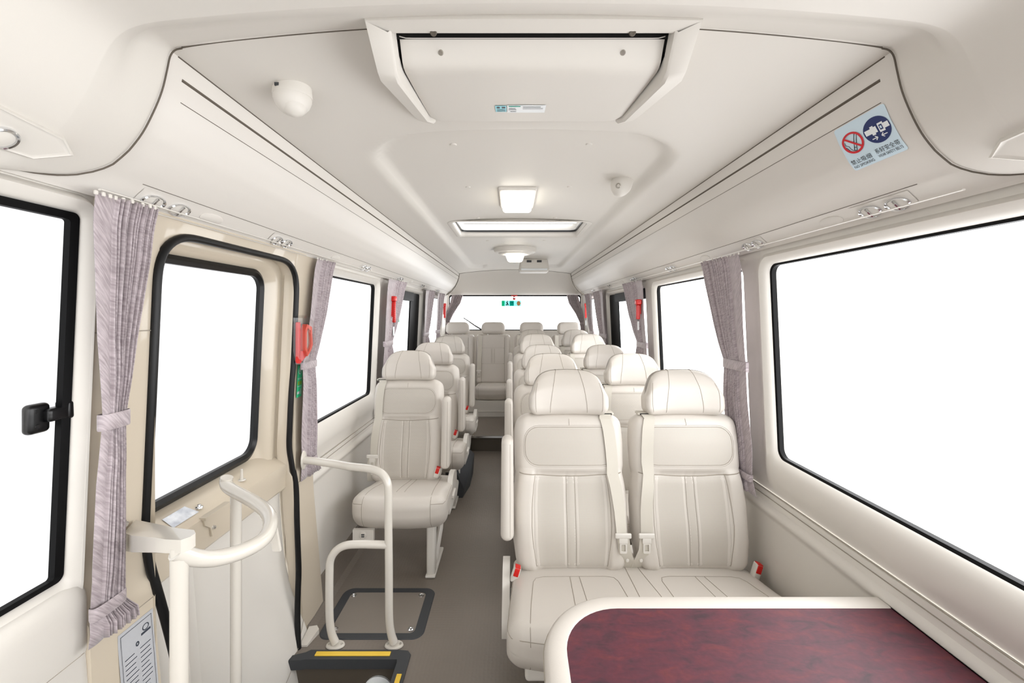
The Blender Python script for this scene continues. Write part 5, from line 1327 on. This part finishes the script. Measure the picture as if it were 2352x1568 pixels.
# certificate plate low on the near pillar
zs2, zs3 = .30, .575
def plate(u, v, o): 
    z = zs2+(zs3-zs2)*v; return (CX-(W(z)-.030-o), .940+.092*u, z)
sticker('instruction_plate', 'silver grey printed plate with an arc emblem low on the tan pillar before the door', 'plate', plate,
        [('r', .06, .94, .965, .97, 1), ('r', .06, .94, .03, .035, 1), ('r', .06, .07, .03, .97, 1), ('r', .93, .94, .03, .97, 1)]+
        [('ring', .76, .895, .10, .028, .72, 1), ('r', .62, .90, .845, .865, 1), ('ring', .50, .81, .05, .02, .4, 1)]+[('r', .14, .14+random.uniform(.25, .38), .75-.040*k, .757-.040*k, 1) for k in range(17)]+[('r', .56, .56+random.uniform(.2, .32), .75-.040*k, .757-.040*k, 1) for k in range(17)], ['label_grey', 'label_ink'], (-.86, .98, .43), 0)
# exit sticker on rear window, and small ones on the side windows
rx0, rx1, rz0, rz1 = (1152-1176)*5.75/F, (1197-1176)*5.75/F, H-(703-721)*-1*5.75/F*-1, 0
rz1 = H+(721-690)*5.75/F; rz0 = H+(721-703)*5.75/F
sticker('exit_sticker', 'green emergency exit sticker with running man on the rear window', 'sticker', lambda u, v, o: (rx0+(rx1-rx0)*u, 5.7555-o, rz0+(rz1-rz0)*v),
        [('r', .0, .16, 0, 1, 1), ('r', .19, .39, .05, .95, 2), ('r', .41, .63, .05, .95, 3), ('r', .24, .30, .55, .75, 4), ('r', .27, .33, .3, .6, 4), ('r', .22, .28, .15, .35, 4), ('r', .31, .36, .15, .35, 4), ('r', .27, .33, .78, .9, 4), ('r', .45, .60, .6, .68, 2), ('r', .45, .60, .35, .43, 2), ('ring', .87, .5, .10, .42, .02, 5)], ['film_cyan', 'film_green', 'film_white', 'film_teal', 'film_dark', 'film_orange'], (0, 5.755, 1.45), 0)
zz0, zz1 = H-(738-721)*-1*0, 0
for s, yw, xs0, nm in ((-1, (3.28, 3.42), 914, 'left'), (1, (3.30, 3.48), 1440, 'right')):
    Y0, Y1 = yw; z0_, z1_ = 1.235, 1.30
    if s > 0: Y0, Y1 = 3.20+.14, 3.20+.30
    X_ = lambda z: CX+s*(W(z)+.0285)
    sticker('exit_sticker', 'small green exit sticker on the black framed %s window' % nm, 'sticker', lambda u, v, o, s=s, Y0=Y0, Y1=Y1: (CX+s*(W(1.27)+.026-o)-s*0, (Y0+(Y1-Y0)*u) if s < 0 else (Y1-(Y1-Y0)*u), z0_+(z1_-z0_)*v),
            [('r', .12, .46, .1, .9, 1), ('r', .52, .86, .1, .9, 1), ('r', .2, .3, .3, .7, 2), ('r', .6, .8, .3, .4, 2), ('r', .6, .8, .6, .7, 2)], ['film_green' if s < 0 else 'film_cyan', 'film_teal', 'film_white'], (X_(1.27), (Y0+Y1)/2, 1.27), 0)
# rear window hammer/bell and wiper
e = thing('glass_breaker', ((1181-1176)*5.73/F, 5.73, 1.54), 'small red glass breaker with a round knob at the top of the rear window', 'glass breaker')
xq = (1181-1176)*5.73/F; b = MB(); b.rbox((xq, 5.735, 1.552), (.085, .018, .016), .004, 2, k=2); b.build('bracket', 'red', e)
b = MB(); b.lathe([(0, -.052), (.012, -.050), (.020, -.040), (.016, -.020), (.012, 0)], (xq, 5.73, 1.545), None, 18); b.build('red_cap', 'red', e)
b = MB(); b.lathe([(.012, 0), (.012, .010), (0, .012)], (xq, 5.722, 1.527), Matrix.Rotation(math.radians(90), 3, 'X'), 16); b.build('knob', 'chrome', e)
e = thing('rear_wiper', (-.5, 5.79, 1.1), 'black rear window wiper slanting up behind the last row of seats', 'wiper')
def rp(x, y, Y=5.79): return ((x-1176)*Y/F, Y, H-(y-721)*Y/F)
b = MB(); b.tube([rp(1115, 762), rp(1090, 747), rp(1078, 739)], [.011, .009, .006], 8); b.build('arm', 'black', e)
b = MB(); b.tube([rp(1088, 745, 5.782), rp(1065, 730, 5.782)], .0065, 8); b.build('blade', 'rubber', e)
# window latch left (black)
e = thing('window_latch', (-.885, .82, 1.1), 'black plastic hinged latch on the frame of the front left window', 'window latch')
def lp_(x, y, Y): return px(x, y, Y)
b = MB(); b.rbox((-.925, .812, 1.097), (.020, .040, .058), .009, 3, k=3, deform=lambda x, y, z: (x, y+abs(z)*.0, z)); b.build('grip_pad', 'black', e)
b = MB(); b.rbox((-.915, .838, 1.101), (.026, .045, .026), .006, 3, k=3); b.rbox((-.915, .858, 1.105), (.03, .020, .036), .005, 2, k=2); b.build('hinge_arm', 'black', e)
for z in (1.083, 1.112):
    b = MB(); b.lathe([(.005, 0), (.004, .002), (0, .002)], (-.916, .806, z), Matrix.Rotation(math.radians(90), 3, 'Y'), 10); b.build('bolt', 'black', e)

for o in bpy.data.objects:
    if '_wl' in o: del o['_wl']
